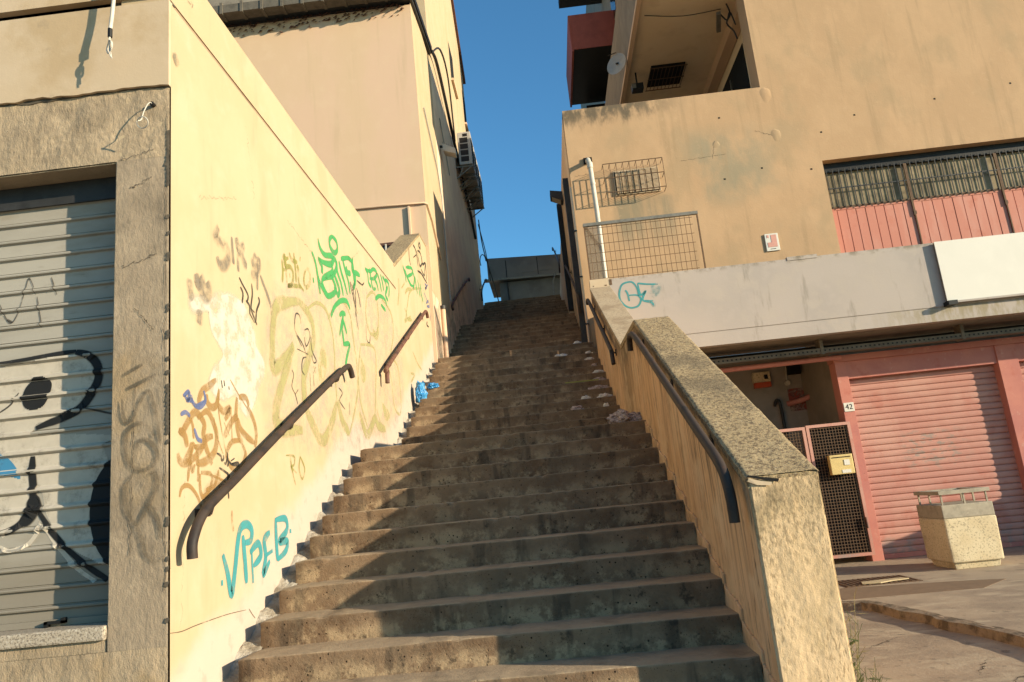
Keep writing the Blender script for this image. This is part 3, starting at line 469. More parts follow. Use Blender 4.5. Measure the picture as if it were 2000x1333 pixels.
# graffiti, all in real wall coordinates (millimetres)
STROKES = [['wall','pale',0,1,[5665,1737,5982,1951,6659,2170,7491,2338,8942,2790,10191,2924,11062,2506,10924,1631,9693,1034,7913,787,6956,667,6218,713,5686,700,5631,1247]],['wall','white',0,2,[4381,1436,4527,1503,4616,1484,4737,1558,4968,1636,5185,1625,5280,1550,5376,1458,5404,1349,5541,1259,5552,1160,5458,1073,5346,904,5242,796,5118,835,5031,929,4828,863,4643,912,4671,1013,4837,1156,4784,1235,4678,1300,4648,1369,4633,1441,4526,1420,4440,1403,4392,1409]],['wall','grey',70,3,[4794,2101,4738,2009,4804,1988,4914,1981,4940,1917,4882,1839,4800,1819,4761,1870]],['wall','grey',70,3,[5079,2128,5121,2046,5105,2013]],['wall','grey',70,3,[5234,2128,5167,2035,5226,1971,5273,1959]],['wall','grey',70,3,[5395,2098,5443,2064,5356,2000]],['wall','grey',70,3,[5515,2117,5492,2015,5402,1929,5351,1899]],['wall','grey',70,3,[4367,1586,4377,1496,4411,1448]],['wall','grey',70,3,[4447,1645,4477,1583,4458,1543]],['wall','grey',70,3,[4506,1640,4541,1603,4527,1480]],['wall','grey',70,3,[4602,1633,4631,1593,4613,1527,4539,1495]],['wall','grey',70,3,[4491,1411,4497,1367,4487,1306]],['wall','grey',70,3,[4587,1460,4610,1395]],['wall','grey',70,3,[4689,1560,4701,1533]],['wall','grey',70,3,[4876,1664,4866,1610]],['wall','grey',70,3,[5676,2119,5665,2055]],['wall','grey',40,4,[5005,2107,5015,1996,5032,1892]],['wall','grey',40,4,[5118,2100,5108,1946,5117,1861]],['wall','grey',40,4,[5241,1955,5285,1879]],['wall','grey',40,4,[5479,2083,5470,1936,5460,1815]],['wall','grey',40,4,[4651,1321,4649,1249]],['wall','grey',40,4,[4732,1255,4749,1217]],['wall','grey',40,4,[4761,1883,4765,1840]],['wall','grey',40,4,[4738,1680,4755,1641]],['wall','grey',40,4,[5524,1967,5624,1880,5726,1775,5741,1676]],['wall','black',22,5,[5121,1822,5171,1789,5277,1724,5249,1662]],['wall','black',22,5,[5139,1753,5183,1712,5164,1632]],['wall','black',22,5,[5237,1672,5299,1648,5302,1580]],['wall','black',22,5,[5348,1842,5360,1761,5331,1642,5383,1573,5436,1527]],['wall','black',22,5,[5321,1633,5395,1617]],['wall','black',22,5,[5302,1587,5390,1533]],['wall','black',22,5,[5477,1766,5495,1728,5436,1642,5414,1539]],['wall','brown',50,6,[4721,979,4626,924,4530,876,4484,814,4478,753]],['wall','brown',50,6,[4589,862,4588,817,4647,784,4727,811,4763,921]],['wall','brown',50,6,[4747,814,4823,776,4931,806,4848,720]],['wall','brown',50,6,[5074,903,5193,919,5251,863]],['wall','brown',50,6,[5055,771,4955,719,4831,601]],['wall','brown',50,6,[4226,595,4266,588,4350,669,4426,726,4505,701,4550,657,4537,590,4571,515,4651,410]],['wall','brown',50,6,[4226,595,4297,570,4328,500]],['wall','brown',50,6,[4459,691,4587,749,4670,690,4722,604,4702,513,4628,453,4523,416,4434,412]],['wall','brown',50,6,[4668,594,4572,570,4490,489,4391,431,4296,401,4235,418,4215,458]],['wall','brown',50,6,[4286,400,4359,471,4392,530]],['wall','brown',50,6,[5220,859,5339,756,5374,657,5344,565]],['wall','brown',50,6,[5054,753,5094,683,5209,631,5346,597]],['wall','brown',50,6,[5090,597,4950,575,4866,488,4930,410,5053,391,5126,429,5173,505,5118,575]],['wall','brown',50,6,[5046,900,5025,750,5063,632,5132,576]],['wall','brown',30,7,[4392,536,4457,476,4466,339,4454,297]],['wall','brown',30,7,[4402,505,4370,450,4348,367,4333,295]],['wall','brown',30,7,[4413,505,4525,518,4548,514]],['wall','brown',30,7,[4350,691,4397,642,4409,558]],['wall','brown',30,7,[4235,204,4265,259,4347,270,4432,224,4497,151,4529,57]],['wall','brown',30,7,[4488,345,4487,266,4520,203,4600,235,4649,311,4626,349,4500,353]],['wall','brown',30,7,[4369,430,4390,358,4423,401]],['wall','brown',30,7,[4748,380,4684,279,4566,246]],['wall','brown',30,7,[4933,111,4935,43,4954,-25]],['wall','brown',30,7,[4626,344,4847,304]],['wall','brownfill',0,8,[4736,369,4771,303,4731,214,4658,170,4563,98,4522,67,4519,130,4531,203,4613,278]],['wall','brownfill',0,9,[4728,285,4788,290,4756,214,4731,181,4712,236]],['wall','brown',14,10,[4938,1013,5020,958,5104,907,5249,824]],['wall','brown',14,10,[4683,720,4722,604,4814,485]],['wall','brown',14,10,[4749,896,4758,757,4818,589,4866,476]],['wall','brown',14,10,[4944,790,4953,659,4955,575]],['wall','brown',14,10,[4834,701,4911,619]],['wall','black',25,11,[4798,986,4815,935]],['wall','black',25,11,[4838,992,4850,952]],['wall','black',25,11,[4914,961,4919,937]],['wall','black',18,12,[4719,486,4776,472,4788,444,4819,453,4814,479]],['wall','black',18,12,[4826,429,4851,424,4879,477,4867,500]],['wall','black',18,12,[4891,443,4944,422,5040,420,5041,438,4944,428]],['wall','black',18,12,[4866,476,4891,431,4869,407]],['wall','black',18,12,[4749,392,4811,377,4888,351,4901,328]],['wall','black',18,12,[4876,367,4880,259,4888,191]],['wall','black',18,12,[4931,445,4986,465]],['wall','blue',30,13,[4277,809,4341,844,4351,808,4319,788,4383,801,4373,827]],['wall','blue',30,13,[4383,807,4416,773,4494,766,4564,814,4542,878]],['wall','blue',30,13,[4246,690,4308,712,4361,692]],['wall','blue',30,13,[4414,622,4458,562,4514,550]],['wall','olive',115,14,[6439,1992,5909,1817,5786,1643,5746,1419,5764,1240,6017,1355,6253,1539]],['wall','olive',115,14,[6439,1992,6660,1944,6807,1853,6817,1710,6661,1500,6503,1301,6484,1130,6460,1043]],['wall','olive',115,14,[6252,1522,6052,1274,5912,1097,5798,916,5789,797,5965,754,6409,785]],['wall','olive',115,14,[6460,1043,6665,883,6964,728,7281,925,7506,1175]],['wall','olive',115,14,[7929,877,7674,1001,7542,1198]],['wall','olive',115,14,[8396,1158,8720,931,9132,1171,9305,1095,9706,1083]],['wall','olive',115,14,[9310,2345,9503,2325,9640,2470]],['wall','olive',115,14,[11580,3040,12183,3251]],['wall','olive',45,15,[6691,1988,6978,2119,7271,2119,7435,1961,7497,1737,7490,1481,7509,1194]],['wall','olive',45,15,[7322,2043,7834,2380,8187,2310,8293,2049,8392,1740,8367,1411,8109,1065,7929,877]],['wall','olive',45,15,[8607,2004,8452,1641,8468,1317,8740,1020]],['wall','olive',45,15,[9132,1171,9266,1538,9352,2107,8612,2028]],['wall','olive',45,15,[9071,2753,9393,2918,9637,2883,9667,2579,9513,2365,9110,2299,8972,2508,9071,2753]],['wall','olive',45,15,[9979,2976,10539,2902,10595,2578,10188,2061,10294,1814]],['wall','olive',45,15,[9258,1301,9501,1089]],['wall','olive',45,15,[10342,2196,10804,2087,10802,1452,10369,1455,10294,1814]],['wall','olive',45,15,[12125,2628,12568,2487,12903,2446]],['wall','olive',45,15,[11648,3026,11913,3376,12372,3796,13580,4179]],['wall','olive',45,15,[11764,2039,12140,2222,11820,2200]],['wall','olivefill',0,16,[7093,1685,7192,1639,7200,1527,7121,1383,7030,1305,6945,1337,6941,1481,7016,1623]],['wall','olivefill',0,16,[8540,1878,8735,1801,8789,1651,8642,1561,8554,1658]],['wall','olivefill',0,16,[9589,1436,9940,1354,9998,1285,9739,1209]],['wall','oliveD',45,17,[6026,2269,6043,2169,6020,2048]],['wall','oliveD',45,17,[6052,2278,6105,2315,6135,2083]],['wall','oliveD',45,17,[6044,2179,6133,2198]],['wall','oliveD',45,17,[6196,2336,6090,2280,6123,2233,6242,2262,6304,2222,6267,2112,6159,2061,6293,2100,6489,2147,6587,2135]],['wall','oliveD',45,17,[6215,2391,6290,2347,6428,2372]],['wall','oliveD',45,17,[6338,2434,6367,2312,6379,2155]],['wall','oliveD',45,17,[6410,2326,6449,2308,6450,2176,6518,2156]],['wall','oliveD',45,17,[6521,2455,6502,2407]],['wall','oliveD',45,17,[6673,2379,6602,2273,6622,2186,6731,2228,6788,2330,6750,2393,6673,2379]],['wall','oliveD',45,17,[6209,2192,6219,2156]],['wall','oliveD',22,18,[6068,551,6105,433,6181,298]],['wall','oliveD',22,18,[5973,538,6164,539,6158,469,6083,449,6211,402]],['wall','oliveD',22,18,[6317,547,6280,439,6349,353,6422,444,6317,547]],['wall','green',65,19,[7092,2851,7165,2763,7319,2746,7546,2812,7660,2814]],['wall','green',65,19,[7622,3069,7517,2994,7524,2912,7672,2891,7802,2973,7777,3063,7622,3069]],['wall','green',65,19,[6870,2627,6972,2551,7036,2417,7097,2247]],['wall','green',65,19,[7063,2626,7269,2643,7531,2711,7660,2814,7734,2789,7700,2693,7509,2562,7206,2435]],['wall','green',65,19,[7079,2620,7191,2578,7180,2495]],['wall','green',65,19,[7531,2711,7558,2636,7208,2447,7213,2358,7362,2299]],['wall','green',65,19,[7509,2562,7616,2523,7661,2441,7362,2299,7160,2343,7036,2417]],['wall','green',65,19,[7613,2630,7737,2559,7804,2482,7734,2414,7608,2474]],['wall','green',65,19,[7759,2822,7759,2700,7883,2603,7963,2466]],['wall','green',65,19,[7843,2850,7926,2740,8035,2648,8142,2528]],['wall','green',65,19,[7933,2905,8228,3016,8365,3035]],['wall','green',65,19,[7999,2926,8105,2809,8216,2702,8259,2573]],['wall','green',65,19,[8275,3032,8452,3011,8469,2857,8503,2787]],['wall','green',65,19,[8468,3096,8412,2918,8628,2946,8778,2965]],['wall','green',65,19,[8140,2883,8194,2824,8332,2854]],['wall','green',65,19,[6885,2360,6894,2308]],['wall','green',65,19,[8532,2943,8533,2823,8414,2682]],['wall','green',60,20,[9072,3155,9198,3124,9226,3003,9359,2984]],['wall','green',60,20,[9097,3149,9352,3201,9511,3281,9665,3314,9745,3279,9540,3156,9298,3082]],['wall','green',60,20,[9303,3229,9364,3131,9445,2995,9627,3032]],['wall','green',60,20,[9571,3165,9710,3132,9779,3046]],['wall','green',60,20,[9782,3306,9911,3206,9974,3086]],['wall','green',60,20,[9978,3351,10080,3257,10115,3142]],['wall','green',60,20,[10106,3359,10292,3320,10327,3202]],['wall','green',60,20,[10270,3361,10475,3375,10516,3273,10446,3139]],['wall','green',60,20,[9558,2865,9825,2983,10150,3026,10295,2955]],['wall','green',60,20,[9889,2871,10012,2866,10171,2861]],['wall','green',60,20,[7440,2091,7571,2228,7825,2367,8083,2437,8223,2373]],['wall','green',60,20,[7755,2181,7885,2244,8010,2257]],['wall','green',60,20,[10419,3293,10238,3114,10392,3069]],['wall','green',55,21,[7919,2253,7851,2057,7891,1878]],['wall','green',55,21,[7728,1947,7880,2148,8026,2034]],['wall','green',55,21,[7854,1871,8118,1925,7976,1749,7873,1565]],['wall','black',22,22,[8274,2732,8337,2634,8431,2531,8464,2345]],['wall','black',22,22,[8483,2808,8506,2682,8499,2523,8489,2351]],['wall','black',22,22,[8400,2731,8361,2641]],['wall','black',22,22,[8564,2739,8665,2647,8714,2527]],['wall','black',22,22,[8608,2846,8857,2865,8972,2927]],['wall','black',15,23,[8304,2745,8470,2564,8500,2298,8563,2199]],['wall','black',15,23,[8469,2771,8390,2565,8562,2405]],['wall','black',15,23,[8940,2356,8944,2167,9077,2148,9148,2259]],['wall','black',15,23,[9087,2403,9053,2335]],['wall','black',15,23,[6466,1781,6435,1852,6339,1845,6297,1750,6312,1669,6495,1589,6585,1503]],['wall','black',15,23,[6561,1742,6666,1775,6710,1705,6595,1592,6543,1668]],['wall','black',15,23,[6737,1711,6749,1588,6873,1504,6788,1471,6742,1534]],['wall','black',15,23,[6332,1640,6468,1566]],['wall','black',15,23,[6343,1516,6637,1522]],['wall','black',15,23,[6583,1486,6480,1449,6444,1341,6513,1302]],['wall','black',15,23,[6185,1297,6226,1255,6171,1150,6254,1082,6302,1007]],['wall','black',15,23,[6255,1090,6329,1141]],['wall','black',15,23,[6783,1435,6840,1373]],['wall','black',15,23,[6848,1437,6774,1363]],['wall','black',15,23,[7597,1342,7724,1301,7609,1207,7798,1132]],['wall','black',15,23,[7993,1236,7967,1091]],['wall','black',15,23,[6668,1345,6674,1173]],['wall','black',15,23,[6772,1345,6775,1240]],['wall','blue',25,24,[4286,809,4353,841,4341,789,4297,811]],['wall','blue',25,24,[4353,790,4398,785,4444,767,4566,817]],['wall','black',50,25,[12926,4845,13133,4856,13255,4762,13338,4560]],['wall','black',50,25,[12884,4586,13219,4750]],['wall','black',50,25,[13290,4858,13453,4724,13584,4639,13879,4821,13707,4959,13412,4900]],['wall','black',50,25,[13807,4928,13925,4793,14273,4928,14131,4727,14014,4581,13682,4607]],['wall','black',50,25,[14342,4951,14295,4690,14301,4558]],['wall','black',50,25,[13238,4434,13645,4509,13984,4506,14339,4503]],['wall','black',50,25,[13675,5165,13583,5067,13745,5059,13779,5148,13675,5165]],['wall','black',50,25,[12458,4610,12435,4406,12549,4325]],['wall','green',75,26,[11743,4055,11925,3955,11968,3819]],['wall','green',75,26,[12021,4116,12580,4276,12649,4199,12107,3974]],['wall','green',75,26,[11910,4043,12143,3947,12451,3905]],['wall','green',75,26,[12759,4233,12822,4133,12641,3902]],['wall','green',75,26,[12902,4218,12950,4071,13046,3918]],['wall','green',75,26,[13165,4237,13264,4082,13313,3932]],['wall','green',75,26,[13428,4233,13469,4058,13634,3916]],['wall','green',75,26,[12354,3896,12711,3961]],['wall','green',75,26,[12681,4288,12790,4183]],['wall','oliveD',60,27,[14711,5095,14929,5003,14998,4861]],['wall','oliveD',60,27,[14988,5139,15396,5151,15140,4881]],['wall','green',60,28,[15383,5123,15715,5081,15461,4835]],['wall','green',60,28,[15157,4769,15572,4772]],['wall','green',60,28,[14941,5030,15494,5061]],['wall','blue',60,29,[14000,4402,14239,4407,14016,4299,14398,4498]],['wall','blue',60,29,[14009,3995,14298,4116,14384,4029,14045,3940]],['wall','blue',60,29,[13846,4164,14162,4079]],['wall','purple',70,30,[14539,4540,14667,4396,14750,4148]],['wall','purple',70,30,[14734,4551,14967,4343,14903,4052]],['wall','purple',70,30,[15162,4629,15328,4394,15260,4096]],['wall','purple',70,30,[15428,4611,15598,4372,15607,4089]],['wall','purple',70,30,[15702,4592,15962,4371,15970,4082]],['wall','purple',70,30,[15100,4194,15058,3954,14914,3783]],['wall','purple',70,30,[16158,4619,16310,4460,16285,4256]],['wall','purple',70,30,[14373,4004,14427,3843,14306,3704]],['wall','black',40,31,[15831,5488,16108,5453,15852,5222,16278,5178,16005,4922]],['wall','black',40,31,[16154,5392,16503,5323,16400,5113,16542,4926]],['wall','black',40,31,[15741,4675,16099,4652,16501,4686,16581,4530]],['wall','black',40,31,[16044,4539,16075,4449,16813,4667]],['wall','black',40,31,[16194,4381,16464,4300,16558,4173]],['wall','black',40,31,[13962,3600,13869,3514,14110,3528]],['wall','black',40,31,[16275,5329,16625,5412]],['wall','black',40,31,[16080,5143,16536,5230]],['wall','black',40,31,[16418,4992,16869,5096]],['wall','olive',60,32,[11808,3586,12063,3724,12426,3829]],['wall','olive',60,32,[11654,3264,11796,3237,11870,3147,12270,3223]],['wall','olive',60,32,[11303,3695,11285,3480,11102,3183]],['wall','olive',60,32,[11509,3587,11815,3762]],['wall','teal',55,33,[4789,-165,4854,-286,4910,-428,4969,-272,5018,-102,5071,-9,5174,12,5253,-31,5231,-101,5134,-112]],['wall','teal',55,33,[5102,-59,5128,-232,5148,-384]],['wall','teal',55,33,[5242,-158,5258,-396]],['wall','teal',55,33,[5216,-184,5363,-130,5406,-220,5271,-280]],['wall','teal',55,33,[5588,-62,5478,-115,5497,-234,5443,-353,5573,-270]],['wall','teal',55,33,[5470,-232,5631,-200]],['wall','teal',55,33,[5711,41,5713,-145,5728,-283]],['wall','teal',55,33,[5710,25,5919,27,5943,-63,5773,-141,5949,-151,5907,-220,5728,-276]],['wall','teal',55,33,[4773,-322,4772,-356]],['wall','teal',55,33,[6022,-58,6023,-91]],['wall','crack',6,34,[4122,-531,4256,-544,4399,-540,4605,-539,4860,-542,5129,-556]],['wall','crack',6,34,[5180,-557,5229,-598,5280,-633]],['wall','crack',6,34,[4132,-192,4120,-35]],['wall','scrape',0,35,[4166,3065,4190,3081,4208,3069,4226,3036,4196,3009,4172,3025,4160,3044]],['wall','scrape',12,36,[4353,3618,4373,3618,4399,3623]],['wall','scrape',12,36,[4420,3668,4433,3652,4413,3606]],['wall','scrape',12,36,[4400,3649,4420,3634]],['shut','blackS',28,37,[-3410,1150,-3259,1154,-3035,1171,-2910,1177]],['shut','blackS',50,38,[-2910,1170,-2834,1141,-2777,1079,-2762,992,-2803,899,-2875,810,-2983,762,-3080,736,-3153,714]],['shut','blackS',0,39,[-3160,1035,-3104,1029,-3063,987,-3075,916,-3115,848,-3183,831,-3233,854,-3250,910,-3226,981]],['shut','greyS',7,40,[-3430,1541,-3360,1412,-3311,1451,-3267,1600,-3239,1694,-3189,1578]],['shut','greyS',7,40,[-3091,1683,-3051,1562]],['shut','greyS',7,40,[-3182,1564,-3142,1356]],['shut','greyS',12,41,[-3374,1433,-3334,1409]],['shut','greyS',12,41,[-3246,1695,-3235,1684]],['shut','greyS',12,41,[-3393,835,-3321,881,-3275,949]],['shut','greyS',12,41,[-2838,806,-2751,779,-2665,752]],['shut','whiteS',0,42,[-3408,1123,-3258,1131,-3034,1150,-2909,1149,-2840,1123,-2795,1056,-2793,971,-2840,879,-2923,803,-3081,754,-3166,721,-3194,520,-3377,539]],['shut','whiteS',0,43,[-3386,697,-2687,625,-2721,560,-2683,399,-2804,169,-2730,-75,-2678,-143,-2890,-38,-3057,161,-3110,331,-3197,196,-3286,128,-3355,113]],['shut','whiteS',30,44,[-3350,26,-3279,-7,-3177,21,-3117,91,-3091,142,-3006,15,-2864,-147,-2749,-231]],['shut','blackS',50,45,[-3166,543,-3166,448,-3153,302,-3185,195,-3251,125,-3354,97]],['shut','blackS',50,45,[-3143,301,-3105,198]],['shut','blackS',75,46,[-3157,291,-3157,203,-3218,144]],['shut','blackS',35,47,[-3110,199,-3031,82,-2936,-23,-2842,-107,-2750,-178,-2670,-228]],['shut','blackS',0,48,[-2661,487,-2730,415,-2774,331,-2797,223,-2793,103,-2766,-7,-2724,-86,-2672,-143,-2647,-146]],['shut','blueS',0,49,[-3380,593,-3318,542,-3268,480,-3240,416,-3301,433,-3373,463]],['pil','pilg',22,50,[-2476,940,-2418,969,-2359,995]],['pil','pilg',22,50,[-2451,857,-2370,888,-2275,924]],['pil','pilg',22,50,[-2486,803,-2472,688,-2426,666,-2335,833,-2287,725,-2252,508]],['pil','pilg',24,51,[-2389,497,-2384,540,-2329,542,-2273,475,-2282,406,-2350,371,-2421,404,-2456,488,-2452,595,-2397,644,-2330,626,-2285,557]],['pil','pilg',24,51,[-2413,356,-2458,287,-2446,160,-2390,72,-2326,169,-2274,268,-2284,354,-2311,340]],['pil','pilg',24,51,[-2326,180,-2260,80,-2244,-24]],['pil','pilg',24,51,[-2395,73,-2357,-13,-2334,-96,-2270,-153,-2233,-116]],['band','teal',35,52,[1723,3481,1851,3473,1916,3432,1928,3357,1860,3258,1730,3240,1622,3299,1549,3427,1557,3574,1623,3701,1750,3738,1831,3711,1887,3603,1899,3454]],['band','teal',35,52,[1666,3588,1702,3517,1715,3368]],['band','teal',35,52,[1912,3695,1931,3477,1994,3490,2038,3525,1965,3366,2122,3295,2146,3239]],['band','teal',35,52,[1912,3695,2069,3660,2284,3635]],['band','teal',35,52,[2002,3355,2151,3325]],['band','tealfill',0,53,[2096,3485,2169,3544,2178,3610,2299,3650,2317,3594,2230,3429,2138,3413]],['band','tealfill',0,53,[2113,3329,2153,3318,2149,3232,2119,3275]]]
def catmull(P, sub):
    if len(P) < 3: return P
    Q = []
    for i in range(len(P)-1):
        p0 = P[max(i-1, 0)]; p1 = P[i]; p2 = P[i+1]; p3 = P[min(i+2, len(P)-1)]
        for k in range(sub):
            t = k/sub; Q.append(.5*((2*p1)+(p2-p0)*t+(2*p0-5*p1+4*p2-p3)*t*t+(3*p1-p0-3*p2+p3)*t**3))
    Q.append(P[-1]); return Q
def shut_y(z):
    ph = (z+.45) % pitch
    if ph < .078: return 0
    if ph < .104: return -.023*math.sin(min(1, (ph-.078)/.012)*math.pi/2)
    return -.016*(1-(ph-.104)/.011)
def graffiti():
    lay = {}
    for si, (surf, mat, wd, gid, pts) in enumerate(STROKES):
        P = [Vector((pts[i]/1000, pts[i+1]/1000)) for i in range(0, len(pts), 2)]
        key = (surf, mat, gid); mb = lay.setdefault(key, MB())
        if mb.w is None: mb.w = []
        def put(vs, fs, ws): mb.add(vs, fs); mb.w.extend(ws)
        base = {'white': .0014, 'pale': .0006, 'brownfill': .0014, 'whiteS': .0012, 'olivefill': .0014, 'olive': .0016, 'blueS': .0016, 'tealfill': .0014, 'brown': .0024, 'grey': .0014, 'purple': .0022}.get(mat, .003)+.00002*(si % 40)
        def W(p):
            if surf == 'wall': return (XW+base, p.x, p.y)
            if surf == 'shut': return (p.x, YS-base-.0006+shut_y(p.y), p.y)
            if surf == 'pil': return (p.x, YF-.009-base, p.y)
            return (p.x, 13.2-base, p.y)
        if wd == 0:
            Q = catmull(P+[P[0]], 6)[:-1]
            if surf == 'shut':
                # scan-fill in thin horizontal strips so that the paint follows the slat profile
                zs = [q.y for q in Q]; z = min(zs); st = .0072
                while z < max(zs):
                    zm = z+st/2; xs = []
                    for i in range(len(Q)):
                        a, b = Q[i], Q[(i+1) % len(Q)]
                        if (a.y > zm) != (b.y > zm): xs.append(a.x+(zm-a.y)/(b.y-a.y)*(b.x-a.x))
                    xs.sort()
                    for i in range(0, len(xs)-1, 2):
                        x0 = max(xs[i], -3.6); x1 = min(xs[i+1], -2.562)
                        if x1 > x0: put([W(Vector((x0, z))), W(Vector((x1, z))), W(Vector((x1, z+st))), W(Vector((x0, z+st)))], [(0, 1, 2, 3)], [1]*4)
                    z += st
            else:
                from mathutils.geometry import tessellate_polygon
                tr = tessellate_polygon([[Vector((q.x, q.y, 0)) for q in Q]]); nQ = len(Q); cen = sum(Q, Vector((0, 0)))/nQ
                area = sum(Q[i].x*Q[(i+1) % nQ].y-Q[(i+1) % nQ].x*Q[i].y for i in range(nQ)); sg = 1 if area > 0 else -1
                wo = {'white': .045, 'pale': .20, 'tealfill': .05, 'brownfill': .05}.get(mat, .02)
                out = []
                for i, q in enumerate(Q):
                    d = (Q[(i+2) % nQ]-Q[i-2]); d = d.normalized() if d.length > 1e-6 else Vector((1, 0)); out.append(q+Vector((d.y, -d.x))*sg*wo*(.5+.9*abs(nz(q.x, q.y, 5, 6))))
                put([W(q) for q in Q]+[W(q) for q in out], [tuple(t) for t in tr]+[(i, (i+1) % nQ, nQ+(i+1) % nQ, nQ+i) for i in range(nQ)], [1]*nQ+[0]*nQ)
            continue
        Q = catmull(P, 7); h = wd/2000
        if surf == 'shut':
            R = [Q[0]]
            for q in Q[1:]:
                d = (q-R[-1]).length; k = max(1, int(d/.012)); a = R[-1]
                for i in range(1, k+1): R.append(a.lerp(q, i/k))
            Q = R
        L = []; n = len(Q)
        for i, q in enumerate(Q):
            d = (Q[min(i+1, n-1)]-Q[max(i-1, 0)])
            if d.length < 1e-6: d = Vector((0, 1))
            d.normalize(); nrm = Vector((-d.y, d.x)); t = i/(n-1)
            hh = h*(.55+.45*min(1, 6*t, 6*(1-t))+.25*nz(q.x*3, q.y*3, si))
            L.append((q, nrm, hh))
        soft = {'crack': .01, 'black': .25, 'brown': .35, 'teal': .35, 'oliveD': .3, 'blue': .3, 'grey': .9, 'purple': .7, 'green': .35, 'pilg': .6, 'blackS': .3}.get(mat, .5)
        offs = (-1-soft*.6, -1+soft*.5, 1-soft*.5, 1+soft*.6); ws = (0, 1, 1, 0); vs = []; wl_ = []
        for i, (q, nrm, hh) in enumerate(L):
            for o_, w_ in zip(offs, ws):
                p = q+nrm*hh*o_
                if surf == 'shut': p.x = min(p.x, -2.562)
                vs.append(W(p)); wl_.append(w_*(0 if i in (0, len(L)-1) and soft > .5 else 1))
        put(vs, [(i*4+j, i*4+j+1, i*4+j+5, i*4+j+4) for i in range(len(L)-1) for j in range(3)], wl_)
    return lay
LAY = graffiti()
for (surf, mat, gid), mb in LAY.items():
    if surf in ('wall', 'pil'): mb.build('graffiti', SP[mat], shop)
    elif surf == 'shut': mb.build('graffiti', SP[mat], sh)
for a in ((4.5, 2.2, 5.1, 2.45, 1), (6.2, 2.7, 6.9, 2.62, 2), (4.25, -.55, 4.3, .35, 3), (8.3, 3.0, 8.8, 3.3, 4), (5.3, 3.2, 5.45, 2.6, 5)):
    pts = wander(*a[:4], n=40, a=.03, s=a[4]*2.9); cr = MB()
    for i in range(len(pts)-1):
        (y, z), (y2, z2) = pts[i], pts[i+1]; h_ = .0016*(.4+random.random())
        cr.add([(XW+.0009, y, z-h_), (XW+.0009, y, z+h_), (XW+.0009, y2, z2+h_), (XW+.0009, y2, z2-h_)], [(0, 1, 2, 3)])
    cr.build('hairline_crack', SP['crack'], shop)
# conduit and wire loops
cd = thing('electric_conduit', (-2.515, 4.05, 3.5), 'white electric conduit ending in a cable loop high on the shop fascia', 'conduit')
MB().tube([(-2.510, 4.02, 4.2), (-2.520, 4.02, 3.5), (-2.530, 4.0, 3.18)], .012, 12, sub=4).build('pipe', M['pvc'], cd, True)
MB().tube([(-2.530, 4.0, 3.19), (-2.530, 4.0, 3.13)], .014, 10).build('collar', M['blackm'], cd, True)
def loop(cx, cy, cz, rx, rz, tilt, n=16, turns=1.):
    return [(cx+rx*math.cos(2*math.pi*turns*i/n+tilt), cy+.02*math.sin(2*math.pi*turns*i/n), cz+rz*math.sin(2*math.pi*turns*i/n+tilt)) for i in range(n+1)]
MB().tube([(-2.530, 4.0, 3.14)]+loop(-2.525, 3.99, 3.05, .030, .042, 1.5)+[(-2.520, 3.98, 3.0), (-2.495, 3.97, 2.955)], .0038, 6, sub=2).tube([(-2.533, 4.0, 3.14)]+loop(-2.522, 3.985, 3.052, .024, .038, 1.8)+[(-2.505, 3.98, 2.97)], .0038, 6, sub=2).build('cable', M['pvc'], cd, True)
wl = thing('wire_loop', (-2.3, 4.08, 2.6), 'thin white wire loop poking out of the cement near the corner', 'wire')
MB().tube([(-2.31, 4.16, 2.69), (-2.31, 4.08, 2.685), (-2.325, 4.04, 2.6), (-2.335, 4.03, 2.54)]+loop(-2.31, 4.0, 2.5, .04, .028, 2.6), .0034, 6, sub=3).build('cable', M['pvc'], wl, True)
MB().tube([(-2.31, 4.14, 2.692), (-2.31, 4.10, 2.69)], .014, 10).build('sleeve', M['blackm'], wl, True)
# ---------------- left parapet wall with sloping stone cap ----------------
lp = thing('parapet_wall', (-2.4, 12, 2), 'cream graffitied stair wall rising to a dark stone cap beside the tall building', 'wall')
MB().prism([(11.041, GZ), (14.49, GZ), (14.49, 5.36), (13.8, 5.36), (11.041, 3.80)], 'x', XW-.36, XW).build('wall', M['cream'], lp)
MB().prism([(11.0, 3.80), (13.8, 5.36), (14.49, 5.36), (14.49, 5.40), (13.78, 5.40), (10.97, 3.835)], 'x', XW-.38, XW+.006).build('coping', M['coping'], lp)
# ---------------- tall left building ----------------
lb = thing('tall_building', (-4, 18, 2), 'tall peach and cream building above the left side of the stairs', 'building')
XB = -2.13
MB().box((-14, 14.5, GZ), (XB-.004, 14.9, 11.2)).build('front_wall', M['peach'], lb)
MB().box((XB-.3, 14.901, 4.4), (XB, 17.2, 11.5)).box((XB-.003, 14.502, 4.4), (XB, 14.9, 11.5)).build('side_wall', M['cream'], lb)
MB().box((XB-.3, 14.901, 1.5), (XB, 28.3, 4.4)).box((XB-.3, 17.2, 4.4), (XB, 28.3, 11.5)).build('lower_side_wall', M['grimy'], lb)
MB().prism([(17.2, 11.5), (28.3, 11.5), (28.3, 17.85), (25.7, 19.9), (17.2, 26.5)], 'x', XB-.3, XB).build('upper_side_wall', M['cream'], lb)
MB().box((-14, 17.2, 11.2), (XB-.302, 17.5, 26)).build('upper_front_wall', M['peach'], lb)
MB().prism([(28.5, 17.75), (28.45, 17.95), (25.7, 20.1), (17.1, 26.8), (17.1, 26.6), (25.7, 19.9)], 'x', XB-.5, XB+.10).build('roof_verge', M['rust'], lb)
